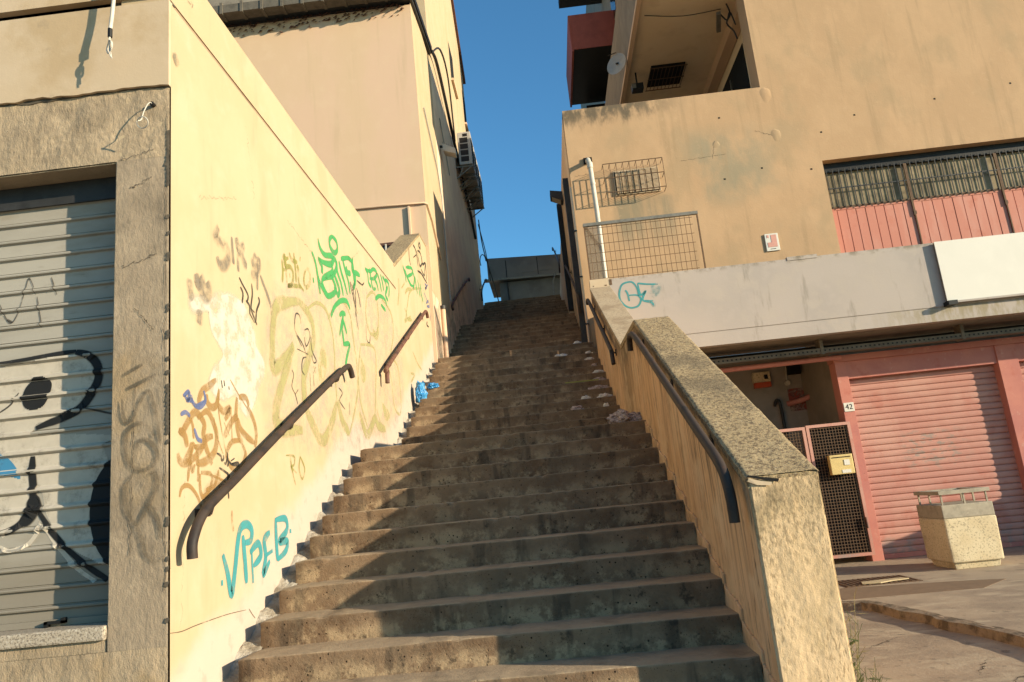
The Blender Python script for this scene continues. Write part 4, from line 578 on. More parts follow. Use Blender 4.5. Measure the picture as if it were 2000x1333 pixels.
# lean-to roof over the low front part
rf = MB().prism([(14.25, 11.22), (17.2, 11.72), (17.2, 11.95), (14.2, 11.42)], 'x', -14, XB+.06).build('low_roof', M['darkm'], lb)
tl = MB()
for i in range(26):
    x = -2.2-.46*i
    tl.box((x-.40, 14.02, 11.22), (x, 14.3, 11.42)); tl.box((x-.46, 14.0, 11.19), (x-.40, 14.3, 11.47))
tl.build('eave_tiles', M['tray'], rf)
nb = MB()
for i in range(420):
    x = -8.5+6.3*random.random(); d = random.random()**3*(.25+.25*abs(nz(x, 0, 0, 1.7))); sz = .02+.045*random.random()
    if x > -2.3: continue
    y = 14.495-.05*random.random(); z = 11.2-d
    nb.add([(x-sz, y, z), (x, y-sz, z-sz*.3), (x+sz*.8, y, z+sz*.5), (x, y, z+sz)], [(0, 1, 2), (0, 2, 3), (0, 3, 1), (1, 3, 2)])
nb.build('mud_nests', M['rust'], lb)
MB().bar((XB+.05, 14.25, 11.4), (XB+.05, 17.2, 11.85), .09, .16).build('side_gutter', M['blackm'], lb)
MB().prism([(-10.5, 11.7), (-6.2, 11.7), (-5.9, 13.2), (-10.5, 13.2)], 'y', 15.6, 16.4).build('roof_shed', M['soffit'], lb)
# barred window, low on the front
wn = MB().box((-3.3, 14.46, 5.48), (-2.72, 14.495, 5.54)).build('window_hood', M['rust'], lb)
MB().box((-3.28, 14.485, 5.0), (-2.75, 14.498, 5.48)).build('window', M['darkpane'], lb)
b_ = MB()
for x in (-3.2, -3.03, -2.86): b_.bar((x, 14.44, 5.0), (x, 14.44, 5.5), .03)
b_.build('window_bars', M['pvc'], lb)
MB().tube([(-4.2, 14.46, 6.4), (-3.0, 14.46, 6.37), (-2.16, 14.46, 6.34), (XB+.03, 14.5, 6.33), (XB+.03, 15.1, 6.2), (XB+.03, 16.1, 5.6)], .022, 8).build('conduit', M['peach'], lb, True)
MB().box((-2.51, 14.44, 5.2), (-2.47, 14.499, 6.3)).build('wall_rib', M['peach'], lb)
# slits on the upper side wall; the dark panes paint their triangular shadows
for (y, z) in ((23.0, 14.6), (27.2, 15.2)):
    f = MB().box((XB-.02, y, z), (XB+.004, y+1.1, z+1.5)).build('window', M['dark'], lb)
    MB().box((XB+.0, y-.08, z-.1), (XB+.09, y+1.2, z-.02)).build('sill', M['peach'], f)
for a in ([(XB+.03, 18.2, 10.4), (XB+.03, 19.5, 9.3)], [(XB+.03, 15.2, 9.0), (XB+.03, 16.8, 8.2), (XB+.03, 17.2, 7.6), (XB+.03, 17.2, 4.9)]):
    MB().tube(a, .018, 6).build('conduit', M['acw'], lb, True)
MB().tube([(XB+.05, 15.55, 2.87), (XB+.05, 15.55, 4.25)], .055, 10).build('downpipe', M['peach'], lb, True)
MB().tube([(XB+.05, 15.55, 4.25), (XB+.05, 15.55, 4.33)], .07, 10).build('pipe_collar', M['darkm'], lb, True)
# hanging cable bundle
cb = thing('cable_bundle', (XB+.1, 17.2, 11.8), 'sagging dark cables running from the gutter to the air conditioners', 'cable')
MB().tube([(XB+.08, 17.2, 11.8), (XB+.1, 18.0, 11.95), (XB+.1, 19.6, 11.6), (XB+.08, 21.3, 11.2), (XB+.08, 24, 10.7), (XB+.06, 26.5, 9.9)], .045, 8, sub=5).tube([(XB+.08, 17.2, 11.75), (XB+.2, 18.2, 12.5), (XB+.22, 19.6, 12.45), (XB+.1, 21.3, 11.3)], .028, 6, sub=5).build('cable', M['darkm'], cb, True)
# air conditioners
def ac(y, label):
    t = thing('air_conditioner', (XB+.3, y, 10.7), label, 'air conditioner', 'air conditioners on brackets on the left building')
    x0, x1, z0, z1, L = XB+.13, XB+.56, 10.72, 11.86, .86
    MB().box((x0, y, z0), (x1, y+L, z1)).build('casing', M['acw'], t, bev=.015)
    g = MB()
    for i in range(4): g.box((x0+.07, y-.006, z0+.1+.22*i), (x1-.10, y+.001, z0+.28+.22*i))
    g.box((x0+.18, y-.006, z0+.98), (x1-.10, y+.001, z0+1.08))
    g.build('side_grille', M['blackm'], t)
    f = MB()
    for i in range(9): f.box((x1+.004, y+.08, z0+.12+.1*i), (x1+.014, y+.7, z0+.15+.1*i))
    f.build('fan_grille', M['darkm'], t)
    for yy in (y+.08, y+.74):
        MB().bar((XB, yy, z0-.04), (x1+.02, yy, z0-.04), .04, .05).bar((XB+.01, yy, z0-.42), (x1-.05, yy, z0-.06), .03, .03).build('bracket', M['galv'], t)
    MB().tube([(x0+.1, y+.1, z0), (x0+.05, y+.12, z0-.15), (XB+.04, y+.3, z0-.3), (XB+.03, y+.5, z0-.1)], .02, 6, sub=4).build('hose', M['acw'], t, True)
    return t
for i, l in enumerate(('nearest and highest looking air conditioner with slotted end grille', 'second air conditioner from the near end of the row', 'third air conditioner from the near end of the row', 'farthest air conditioner of the row, against the sky')):
    ac(21.8+.98*i, l)
wlmp = thing('wall_lamp', (XB+.1, 17.9, 9.4), 'tilted beige floodlight with wire guard on the sunlit left building', 'wall lamp')
MB().prism([(XB+.08, 9.45), (XB+.42, 9.25), (XB+.42, 9.10), (XB+.1, 9.22)], 'y', 17.8, 18.1).build('housing', M['acw'], wlmp)
MB().bar((XB, 17.95, 9.42), (XB+.12, 17.95, 9.4), .05).build('arm', M['darkm'], wlmp)
gd = MB()
for i in range(7): gd.bar((XB+.09+.05*i, 17.79, 9.46-.03*i), (XB+.09+.05*i, 18.11, 9.50-.03*i), .008)
gd.build('wire_guard', M['darkm'], wlmp)
# ---------------- right stair parapet ----------------
rp = thing('stair_parapet', (1.2, 6, GZ), 'thick orange rendered stair parapet with gritty stone coping and square front post', 'parapet')
P1 = [(4.03, GZ), (13.19, GZ), (13.19, 3.655), (9.28, 1.77), (7.69, 1.724), (4.03, -.03)]
MB().prism([(4.045, GZ), (13.195, GZ), (13.195, 3.64), (9.28, 1.75), (7.69, 1.70), (4.045, -.055)], 'x', 1.02, 1.39).build('parapet_body', M['orange'], rp)
rough_grid(lambda u, v: (1.018+.374*u, 4.03+.004*nz(u*.374*1.5, 1, v*1.8*.6, 6)+.002*nz(u*.37, 2, v*1.2, 40)+(.012 if u < .03 or u > .97 else 0), GZ+v*(1.85-.028)), 60, 260, 'post_front', M['post'], rp)
def cop(y0, z0, y1, z1, name, mat, nseg):
    def f(u, v):
        x = 1.008+.388*u; y = y0+(y1-y0)*v; z = z0+(z1-z0)*v
        ed = .012*(u < .02 or u > .98)
        return (x+.004*nz(x, y, z, 9)*(u < .02 or u > .98), y, z+.004*nz(x, y, z, 12)+.003*nz(x, y, z, 30)-ed)
    rough_grid(f, 24, nseg, name, mat, rp)
MB().prism([(4.035, -.07), (7.69, 1.69), (9.28, 1.745), (9.28, 1.806), (7.69, 1.748), (4.035, -.008)], 'x', 1.010, 1.394).build('coping', M['coping'], rp, bev=.008)
cop(4.03, -.002, 7.69, 1.752, 'coping_face', M['coping'], 260)
MB().prism([(9.281, 1.755), (13.195, 3.645), (13.195, 3.70), (9.281, 1.808)], 'x', 1.012, 1.394).build('coping', M['coping2'], rp, bev=.006)
# broken chip at the front corner
MB().add([(1.014, 4.022, -.030), (1.06, 4.019, -.052), (1.13, 4.018, -.06), (1.14, 4.02, -.044), (1.08, 4.02, -.032), (1.02, 4.02, -.012)], [(0, 1, 2, 3, 4, 5)]).build('chipped_edge', M['fascia'], rp)
MB().add([(1.01, 4.02, -.006), (1.17, 4.019, -.046), (1.18, 4.02, -.03), (1.09, 4.021, -.012), (1.02, 4.02, .004)], [(0, 1, 2, 3, 4)]).build('crack', M['dark'], rp)
# bulging mortar skirt where steps meet the parapet
sk = MB()
for k in range(14, 0, -1):
    y = 7.836-.35*k; z = .689-.165*k
    def wv(a, b): return .018*nz(a*3, b*3, 7, 2)
    pts = [(y-.02, z-.17), (y-.035+wv(y, 1), z-.08), (y-.05+wv(y, 2), z+.03+wv(y, 9)), (y+.06, z+.07+wv(y, 3)), (y+.18, z+.085+wv(y, 4)), (y+.29, z+.115+wv(y, 5)), (y+.35, z+.15), (y+.36, z-.02), (y+.02, z-.02)]
    sk.prism(pts, 'x', 1.004, 1.022)
sk.build('mortar_skirt', M['orange'], rp, bev=.006)
# ---------------- handrails ----------------
def rail(pts, x, xw, mat, label, brs, r=.03):
    t = thing('handrail', (x, pts[0][0], pts[0][1]), label, 'handrail', 'handrails along the stairs')
    MB().tube([(x, y, z) for y, z in pts], r, 14, sub=6).build('rail_tube', mat, t, True)
    for y in brs:
        for i in range(len(pts)-1):
            (a, b), (c, d) = pts[i], pts[i+1]
            if min(a, c) <= y <= max(a, c) and abs(c-a) > .03:
                z = b+(d-b)*(y-a)/(c-a); break
        s = 1 if xw > x else -1
        MB().bar((x, y, z-.01), (x+s*.02, y, z-.07), .02).bar((x+s*.02, y, z-.07), (xw, y, z-.08), .02).box((min(xw-s*.012, xw), y-.03, z-.12), (max(xw-s*.012, xw), y+.03, z-.03)).build('bracket', mat, t)
    return t
rail([(4.19, -.15), (4.20, -.04), (4.36, .12), (4.8, .32), (5.9, .82), (7.1, 1.35), (7.6, 1.56), (7.72, 1.56), (7.80, 1.48)], -2.10, XW, M['rail'], 'dark brown handrail on the cream wall beside the lower flight', (4.45, 5.9, 7.3))
rail([(9.55, 1.68), (9.58, 1.84), (9.75, 1.98), (12.8, 3.42), (13.28, 3.62), (13.42, 3.54)], -2.10, XW, M['rust'], 'rusty red handrail on the cream wall beside the upper flight', (9.9, 11.4, 12.9))
rail([(4.14, -.24), (4.15, -.09), (4.27, .07), (4.67, .27), (5.56, .69), (7.12, 1.43), (7.5, 1.55), (7.64, 1.54), (7.69, 1.42)], .94, 1.02, M['rail'], 'black curved handrail on the orange parapet ending beside the front post', (4.75, 5.9, 7.2))
rail([(9.72, 1.64), (9.8, 1.82), (10.0, 1.94), (12.36, 3.12), (13.04, 3.44), (13.2, 3.4)], .94, 1.02, M['rail'], 'dark handrail on the second stretch of orange parapet', (9.95, 11.2, 12.6))
rail([(17.0, 4.6), (17.3, 4.9), (21.5, 6.75), (21.9, 6.8)], -2.03, XB, M['rust'], 'dim handrail on the grimy wall of the shaded upper stairs, left side', (18, 20.6))
rail([(15.2, 3.75), (15.4, 4.25), (19.0, 6.0), (19.4, 6.1)], .90, 1.0, M['rail'], 'dim handrail on the shaded side wall of the tan building', (16, 18.5))
rail([(26.2, 7.3), (26.4, 7.8), (29, 9.0), (29.3, 9.0)], -2.0, XB, M['darkm'], 'farthest thin handrail at the top of the stairs, left side', (27, 28.1))
rail([(24, 7.4), (24.2, 7.9), (28.6, 9.9), (28.9, 9.9)], .9, 1.0, M['darkm'], 'farthest thin handrail at the top of the stairs, right side', (25, 28))
# ---------------- right building ----------------
rb = thing('tan_building', (6, 16, GZ), 'large tan rendered building with terrace, pink shutters and a grey canopy band', 'building')
YB = 14.5
MB().box((1.0, YB, 2.6), (6.25, YB+.3, 8.1)).box((6.25, YB, 6.26), (16, YB+.3, 8.1)).box((5.27, YB, 8.1), (16, YB+.5, 12.9)).build('front_wall', M['tan'], rb)
MB().box((1.0, YB+.302, 1.5), (1.3, 31, 8.1)).build('stair_side_wall', M['grimy'], rb)
MB().box((1.3, YB+.31, 7.2), (16, 31, 7.35)).build('terrace_floor', M['soffit'], rb)
MB().box((3.07, YB+.5, 11.0), (5.26, 26, 12.9)).box((3.07, YB, 11.0), (5.268, YB+.498, 12.9)).build('upper_storey', M['greyside'], rb)
MB().box((3.10, YB+.05, 10.985), (5.6, 25.9, 10.998)).build('terrace_ceiling', M['ceiling'], rb)
MB().box((3.045, YB-.02, 10.88), (3.16, 26.02, 10.984)).build('ceiling_trim', M['peach'], rb)
MB().box((5.46, YB+.502, 10.7), (5.72, 25.8, 10.984)).build('ceiling_beam', M['peach'], rb)
MB().box((5.74, YB+.502, 7.35), (6.0, 26, 10.984)).build('terrace_wall', M['ceiling'], rb)
dr = MB().box((5.725, 16.4, 7.4), (5.738, 19.6, 10.4)).build('door', M['dark'], rb)
MB().box((5.70, 17.7, 7.4), (5.724, 17.76, 10.2)).build('door_edge', M['galv'], dr)
gr = MB()
gr.box((3.75, 17.85, 10.93), (4.66, 18.84, 10.98))
gr2 = gr.build('ceiling_vent', M['dark'], rb)
q = MB()
for i in range(10): q.bar((3.72+.105*i, 17.8, 10.86), (3.72+.105*i, 18.9, 10.86), .012)
for yy in (17.8, 18.35, 18.9): q.bar((3.7, yy, 10.86), (4.7, yy, 10.86), .018)
q.build('vent_bars', M['wire'], gr2)
# windows above shop: recess, coral sheets, glass behind bars
MB().box((6.25, YB+.302, 3.7), (6.5, YB+.6, 6.5)).box((6.25, YB+.302, 6.27), (16, YB+.6, 6.5)).build('window_reveal', M['darkm'], rb)
YWn = YB+.22
BAY = (6.252, 7.98, 9.83, 11.65, 13.4)
for a0, a1 in zip(BAY, BAY[1:]):
    sheet = MB(); x = a0; n_ = 9; stp = (a1-a0)/n_
    for k in range(n_):
        a = x+stp*k; d = .012 if k % 4 else .016
        sheet.box((a, YWn-d, 3.75), (a+stp-.018, YWn+.004, 5.24)); sheet.box((a+stp-.018, YWn, 3.75), (a+stp, YWn+.03, 5.24))
    sheet.box((a0, YWn-.022, 5.205), (a1, YWn-.0125, 5.245)).build('coral_panel', M['coral'], rb)
    glz = MB().box((a0, YWn+.05, 5.25), (a1, YWn+.08, 6.27)).build('window', M['pane'], rb)
    MB().box((a0, YWn-.03, 6.06), (a1, YWn+.04, 6.255)).build('window_head', M['blackm'], glz)
    MB().box((a0+.0, YWn-.055, 5.25), (a0+.03, YWn-.02, 6.06)).box((a1-.03, YWn-.055, 4.9), (a1-.002, YWn-.02, 6.06)).box((a0+.03, YWn-.05, 5.252), (a1-.03, YWn-.02, 5.275)).build('window_frame', M['wire'], glz)
    bars = MB(); x = a0+.1
    while x < a1-.06:
        bars.bar((x, YWn-.06, 5.24), (x, YWn-.06, 6.1), .014); x += .128
    bars.bar((a0+.03, YWn-.05, 5.68), (a1-.03, YWn-.05, 5.68), .02).build('window_bars', M['darkm'], glz)
    MB().bar((a1, YWn-.035, 3.8), (a1, YWn-.035, 5.24), .022).box((a1-.03, YWn-.05, 4.93), (a1+.03, YWn-.03, 5.0)).build('panel_post', M['wire'], rb)
# canopy band and slab
YC = 13.2
cn = MB().box((1.4, YC, 2.635), (16, YC+.18, 3.84)).box((1.4, YC, 2.37), (16, YC+.18, 2.61)).box((1.4, YC+.014, 2.61), (16, YC+.18, 2.635)).build('canopy_band', M['band'], rb)
MB().box((1.4, YC+.18, 2.37), (16, YB-.001, 2.6)).build('canopy_slab', M['soffit'], cn)
MB().box((1.03, YC, 3.70), (1.399, YC+.18, 3.86)).build('band_end_block', M['fascia'], cn)
MB().box((1.395, YC-.006, 3.72), (1.44, YC, 3.83)).box((1.08, YC-.004, 3.72), (1.1, YC, 3.74)).box((1.3, YC-.004, 3.715), (1.34, YC, 3.735)).build('rust_stain', M['wire'], cn)
MB().box((1.3, YC+.18, 3.4), (16, YB-.001, 3.5)).build('ledge_floor', M['soffit'], cn)
for k, mb in LAY.items():
    if k[0] == 'band': mb.build('graffiti', SP[k[1]], cn)
MB().box((4.70, YC-.012, 3.805), (5.25, YC+.1, 3.875)).build('ledge_clip', M['band'], cn)
for a in ((3.35, 6.62, 4.3, 6.66, 1), (4.02, 6.6, 4.12, 6.95, 2), (1.1, 6.55, 1.5, 6.58, 3), (5.0, 7.1, 5.35, 6.95, 4)):
    cr = MB(); crackline(wander(*a[:4], n=24, a=.03, s=a[4]*5.1), .0035, YB-.002); cr.build('wall_crack', M['joint'], rb)
for cx, cz, rx, rz_ in ((5.42, 7.05, .10, .16), (5.36, 8.0, .12, .2), (4.15, 6.98, .09, .07)):
    vs = [(cx, YB-.012, cz+.02)]; n_ = 20
    for j in (1, 2, 3):
        for i in range(n_):
            t = 6.283*i/n_; q = 1+.35*nz(math.cos(t), math.sin(t), cx, 1.3); vs.append((cx+rx*j/3*q*math.cos(t), YB-.012*(1-(j/3)**2)-.0005+.0015*(j == 3), cz+rz_*j/3*q*math.sin(t)-.03*j))
    fs = [(0, 1+i, 1+(i+1) % n_) for i in range(n_)]
    for j in range(2):
        for i in range(n_): fs.append((1+j*n_+i, 1+(j+1)*n_+i, 1+(j+1)*n_+(i+1) % n_, 1+j*n_+(i+1) % n_))
    b_ = MB(); b_.add(vs, fs); b_.build('render_blister', M['tan'], rb, True)
for x, z in ((4.2, 6.1), (5.0, 6.25), (7.1, 7.2), (8.8, 7.35), (10.4, 7.5), (6.0, 6.1), (4.3, 7.5), (6.35, 6.9)):
    MB().box((x-.02, YB-.003, z-.017), (x+.02, YB-.0005, z+.017)).build('wall_hole', M['dark'], rb)
# ground floor: recess, pillars, shutters
MB().box((1.39, 16.5, GZ), (6.0, 16.7, 2.6)).box((1.39, YB+.3, GZ), (1.6, 16.5, 2.6)).build('recess_wall', M['recess'], rb)
MB().box((5.70, YB+.11, GZ), (5.95, 16.499, 2.6)).build('recess_side_wall', M['greyside'], rb)
MB().box((1.39, YB, 2.36), (6.0, 16.6, 2.369)).build('recess_ceiling', M['soffit'], rb)
def pil(x0, x1): return MB().box((x0, YB-.2, PZ-.02), (x1, YB+.1, 1.98)).build('pillar', M['pink'], rb, bev=.006)
pil(5.62, 5.835); pil(8.67, 9.05); pil(12.0, 12.4)
MB().box((5.835, YB-.17, 1.64), (8.67, YB+.1, 1.98)).build('shutter_header', M['pink'], rb)
MB().box((9.05, YB-.17, 1.64), (12.0, YB+.1, 1.98)).build('shutter_header', M['pink'], rb)
MB().box((5.6, YB-.24, 1.981), (13, YB+.1, 2.10)).build('pink_beam', M['pink'], rb)
MB().box((5.6, YB-.05, 2.10), (16, YB+.1, 2.369)).build('dark_beam', M['recess'], rb)
def pshutter(x0, x1, label):
    t = thing('roller_shutter', ((x0+x1)/2, YB, PZ), label, 'roller shutter', 'pink roller shutters')
    pr = []; z = PZ+.08; p = .118
    while z < 1.70:
        pr += [(YB, z), (YB-.012, z+.012), (YB-.02, z+.045), (YB-.02, z+.085), (YB-.010, z+.103), (YB+.012, z+.109), (YB+.012, z+.113)]; z += p
    n = len(pr); mb = MB(); mb.add([(x0, y, z) for y, z in pr]+[(x1, y, z) for y, z in pr], [(i, i+1, i+1+n, i+n) for i in range(n-1)])
    mb.build('curtain', M['shutpink'], t)
    MB().box((x0, YB-.035, PZ+.004), (x1, YB+.02, PZ+.085)).build('bottom_rail', M['pink'], t)
    return t
pshutter(5.837, 8.668, 'faded pink roller shutter between the two pillars, behind the concrete bin')
pshutter(9.052, 11.998, 'partly visible pink roller shutter at the right edge beyond the second pillar')
tr = thing('cable_tray', (7, 13.8, 2.15), 'long perforated steel cable tray under the canopy', 'cable tray')
MB().box((1.6, 13.75, 2.10), (16, 13.76, 2.2)).box((1.6, 13.76, 2.1), (16, 13.95, 2.11)).build('tray', M['tray'], tr)
h = MB()
for i in range(170): h.box((1.7+.083*i, 13.745, 2.135), (1.73+.083*i, 13.7495, 2.165))
h.build('perforation', M['blackm'], tr)
hg = MB()
for x in (2.6, 5.2, 7.8, 10.4): hg.box((x, 13.74, 2.08), (x+.06, 13.96, 2.369))
hg.build('hanger', M['tray'], tr)
MB().tube([(1.6, 14.1, 2.25), (16, 14.1, 2.24)], .05, 8).build('duct', M['blackm'], tr)
pp = thing('pink_pipe', (4, 14.1, 2), 'pink pipe running under the canopy towards the pink pillar', 'pipe')
MB().tube([(1.7, 14.15, 2.02), (5.7, 14.15, 2.05)], .05, 10).build('pipe', M['pink'], pp, True)
eb = thing('elbow_pipe', (5.3, 16, 1.8), 'pink elbow pipe dropping from the ceiling of the recess', 'pipe')
MB().tube([(5.84, 16.2, 2.36), (5.86, 16.2, 1.85), (5.82, 16.2, 1.62), (5.6, 16.3, 1.52), (5.3, 16.49, 1.47)], .06, 12, sub=3).build('pipe', M['pink'], eb, True)
rough_grid(lambda u, v: (5.35+.42*u, 16.493, 1.3+.5*v), 1, 1, 'paint_smear', spray('red_smear', (.38, .09, .07), .35, .6, .8), eb)
vb_ = MB().box((5.35, 16.2, 2.08), (5.62, 16.3, 2.34)).build('valve_box', M['dark'], eb)
al = thing('alarm_box', (4.8, 16.45, 1.9), 'small beige and red alarm box on the dark recess wall', 'alarm box')
MB().box((4.62, 16.38, 2.0), (5.0, 16.499, 2.23)).build('upper_case', M['agg'], al, bev=.012)
MB().box((4.63, 16.37, 1.88), (4.99, 16.499, 1.998)).build('lower_case', plain('orange_red_plastic', (.62, .10, .03), .4, var=.1), al, bev=.012)
MB().box((4.86, 16.372, 2.06), (4.94, 16.379, 2.16)).build('grille', M['dark'], al)
fl = thing('flush_button', (5.35, 16.45, 1.95), 'round white button with a pull wire on the recess wall', 'button')
MB().tube([(5.37, 16.42, 1.93), (5.37, 16.499, 1.93)], .055, 14).build('button', M['pvc'], fl)
MB().tube([(5.40, 16.48, 2.3), (5.37, 16.47, 2.0)], .012, 6).build('wire', M['pvc'], fl)
hk = thing('wall_hook', (5.06, 16.45, 1.3), 'dark bent pipe hook on the recess wall above the gate', 'hook')
MB().tube([(5.0, 16.45, 1.45), (5.04, 16.38, 1.56), (5.10, 16.38, 1.5), (5.12, 16.4, 1.0), (5.12, 16.4, .6)], .035, 8, sub=3).build('pipe', M['darkm'], hk, True)
# gate
gt = thing('metal_gate', (5.1, 14.25, PZ), 'pink framed mesh gate in front of the dark recess', 'gate')
def gframe(x0, x1, z0, z1, nm, w=.055):
    return MB().box((x0, 14.22, z0), (x0+w, 14.27, z1)).box((x1-w, 14.22, z0), (x1, 14.27, z1)).box((x0+w, 14.22, z1-w), (x1-w, 14.27, z1)).box((x0+w, 14.22, z0), (x1-w, 14.27, z0+w)).build(nm, M['shutpink'], gt)
gframe(3.2, 4.81, PZ+.12, .80, 'gate_leaf'); gframe(4.83, 5.66, PZ+.12, .82, 'gate_leaf')
def mesh(x0, x1, z0, z1, y, sp, w):
    mb = MB(); x = x0
    while x < x1: mb.bar((x, y, z0), (x, y, z1), w); x += sp
    z = z0
    while z < z1: mb.bar((x0, y-.003, z), (x1, y-.003, z), w, w, (0, 1, 0)); z += sp
    return mb
mesh(3.25, 4.76, PZ+.18, .75, 14.25, .055, .008).build('mesh_panel', M['wire'], gt); mesh(4.88, 5.61, PZ+.18, .77, 14.25, .055, .008).build('mesh_panel', M['wire'], gt)
MB().box((4.86, 14.30, PZ+.15), (5.63, 14.31, .78)).build('backing_sheet', M['dark'], gt)
MB().tube([(5.60, 14.19, -.95), (5.60, 14.19, -1.15)], .02, 8).build('hinge', M['rust'], gt)
mbx = thing('mailbox', (5.32, 14.15, .05), 'brass mailbox with a dark slot hung on the mesh gate', 'mailbox')
MB().box((5.11, 14.08, -.14), (5.53, 14.21, .22)).build('box', M['brass'], mbx, bev=.01)
MB().box((5.15, 14.072, .165), (5.49, 14.081, .18)).build('slot', M['dark'], mbx)
MB().box((5.36, 14.07, .02), (5.46, 14.081, .12)).box((5.30, 14.073, -.12), (5.46, 14.08, -.06)).build('label_plate', M['signw'], mbx)
def text(s, loc, size, mat, parent, name='lettering', rot=(math.pi/2, 0, 0)):
    cu = bpy.data.curves.new(name, 'FONT'); cu.body = s; cu.size = size; cu.extrude = .001; cu.align_x = 'CENTER'; cu.align_y = 'CENTER'
    o = bpy.data.objects.new(name+'_tmp', cu); COL.objects.link(o); bpy.context.view_layer.update()
    me = bpy.data.meshes.new_from_object(o.evaluated_get(bpy.context.evaluated_depsgraph_get())); COL.objects.unlink(o); bpy.data.objects.remove(o)
    me.transform(Matrix.Translation(loc) @ Matrix.Rotation(math.pi/2, 4, 'X')); me.materials.clear(); me.materials.append(mat)
    q = bpy.data.objects.new(name, me); COL.objects.link(q); q.parent = parent; q.location = -parent.location; return q
hn = thing('house_number', (5.77, 14.29, 1.1), 'small white house number tile reading 42 on the pink pillar', 'number tile')
MB().box((5.635, 14.285, 1.01), (5.825, 14.299, 1.18)).build('tile', M['signw'], hn, bev=.003)
text('42', (5.73, 14.283, 1.095), .14, M['blackm'], hn)
# blank white sign
sg = thing('blank_sign', (9, 13.05, 3.2), 'large blank white sign box on the grey canopy band', 'sign')
MB().box((7.34, 13.12, 2.70), (13.5, 13.135, 3.83)).build('face', M['signw'], sg)
MB().box((7.345, 13.136, 2.71), (13.5, 13.18, 3.82)).build('case', M['galv'], sg)
MB().box((7.30, 13.02, 2.62), (7.46, 13.199, 2.695)).build('bracket', M['blackm'], sg)
MB().box((7.46, 13.09, 2.66), (13.5, 13.16, 2.695)).build('bottom_rail', M['band'], sg)
# little red and white notice
pq = thing('wall_notice', (4.93, 14.45, 4.6), 'small red and white square notice on the tan wall above the band', 'notice')
MB().box((4.79, 14.47, 4.42), (5.06, 14.499, 4.79)).build('plate', M['signw'], pq, bev=.006)
rn = plain('faded_red_print', (.72, .36, .28), .6, var=.15)
MB().box((4.83, 14.465, 4.50), (5.02, 14.4695, 4.60)).box((4.91, 14.465, 4.60), (5.02, 14.4695, 4.76)).box((4.83, 14.465, 4.70), (4.87, 14.4695, 4.76)).build('print', rn, pq)
MB().box((4.87, 14.465, 4.455), (4.98, 14.4695, 4.465)).build('print_line', M['darkm'], pq)
# caged vent grille
vg = thing('vent_grille', (2.4, 14.4, 6.3), 'slatted wall vent inside a rusty wire cage on the tan wall', 'vent')
MB().box((1.90, 14.47, 6.0), (2.86, 14.499, 6.55)).build('vent_frame', M['fascia'], vg)
sl_ = MB()
for j in range(7):
    for i in range(18): sl_.box((1.94+.128*j, 14.435, 6.03+.028*i), (1.94+.128*j+.112, 14.4699, 6.046+.028*i))
sl_.build('slats', M['fascia'], vg)
MB().box((1.92, 14.462, 6.02), (2.84, 14.4655, 6.53)).build('vent_gap', M['dark'], vg)
c = MB(); y0c, y1c = 14.49, 14.22; X0, X1, Z0, Z1 = 1.68, 2.92, 5.98, 6.62
for i in range(10):
    x = X0+(X1-X0)*i/9; c.bar((x, y1c, Z0), (x, y1c, Z1), .010); c.bar((x, y1c, Z1), (x, y0c, Z1), .008); c.bar((x, y1c, Z0), (x, y0c, Z0), .008)
for z in (Z0, (Z0+Z1)/2, Z1): c.bar((X0, y1c-.004, z), (X1, y1c-.004, z), .014); [c.bar((X, y1c, z), (X, y0c, z), .010) for X in (X0, X1)]
c.build('wire_cage', M['wire'], vg)
# drain pipe
dp = thing('drain_pipe', (1.42, 14.3, 6.8), 'white plastic drain pipe running down the tan wall from a broken hole', 'drain pipe')
MB().tube([(1.40, 14.45, 6.84), (1.40, 14.30, 6.80), (1.42, 14.24, 6.66), (1.44, 14.24, 5.6), (1.43, 14.24, 3.5)], .05, 12).build('pipe', M['pvc'], dp, True)
MB().tube([(1.415, 14.24, 6.70), (1.42, 14.24, 6.58)], .062, 12).tube([(1.43, 14.24, 6.25), (1.43, 14.24, 6.2)], .056, 12).build('collar', M['pvc'], dp, True)
MB().box((1.32, 14.46, 6.8), (1.5, 14.498, 6.93)).build('hole', M['dark'], dp)
# terrace fence
tf = thing('wire_fence', (2.1, 13.25, 3.85), 'wire mesh fence panel with a steel top rail on the end of the canopy band', 'fence')
MB().box((1.04, 13.21, 4.93), (3.22, 13.27, 4.99)).box((1.04, 13.27, 4.97), (3.22, 13.33, 4.99)).build('top_rail', M['galv'], tf)
MB().box((3.19, 13.22, 3.84), (3.215, 13.25, 4.93)).box((1.045, 13.22, 3.86), (1.07, 13.25, 4.93)).build('fence_post', M['wire'], tf)
mb = MB(); x = 1.12
while x < 3.1: mb.bar((x, 13.235, 3.85), (x, 13.235, 4.92), .008); x += .092
for z in (3.87, 4.02, 4.2, 4.38, 4.56, 4.74, 4.88): mb.bar((1.06, 13.23, z), (3.1, 13.23, z), .008)
mb.build('wire_mesh', M['wire'], tf)
mb = MB()
for i in range(26):
    x = 1.07+.013*i
    mb.bar((x, 13.30+.02*i, 3.86), (x, 13.30+.02*i, 4.93+.012*i), .006)
for k in range(34): mb.bar((1.07, 13.30, 3.88+.032*k), (1.395, 13.80, 3.88+.032*k+.01), .006)
mb.build('side_mesh', M['galv'], tf)
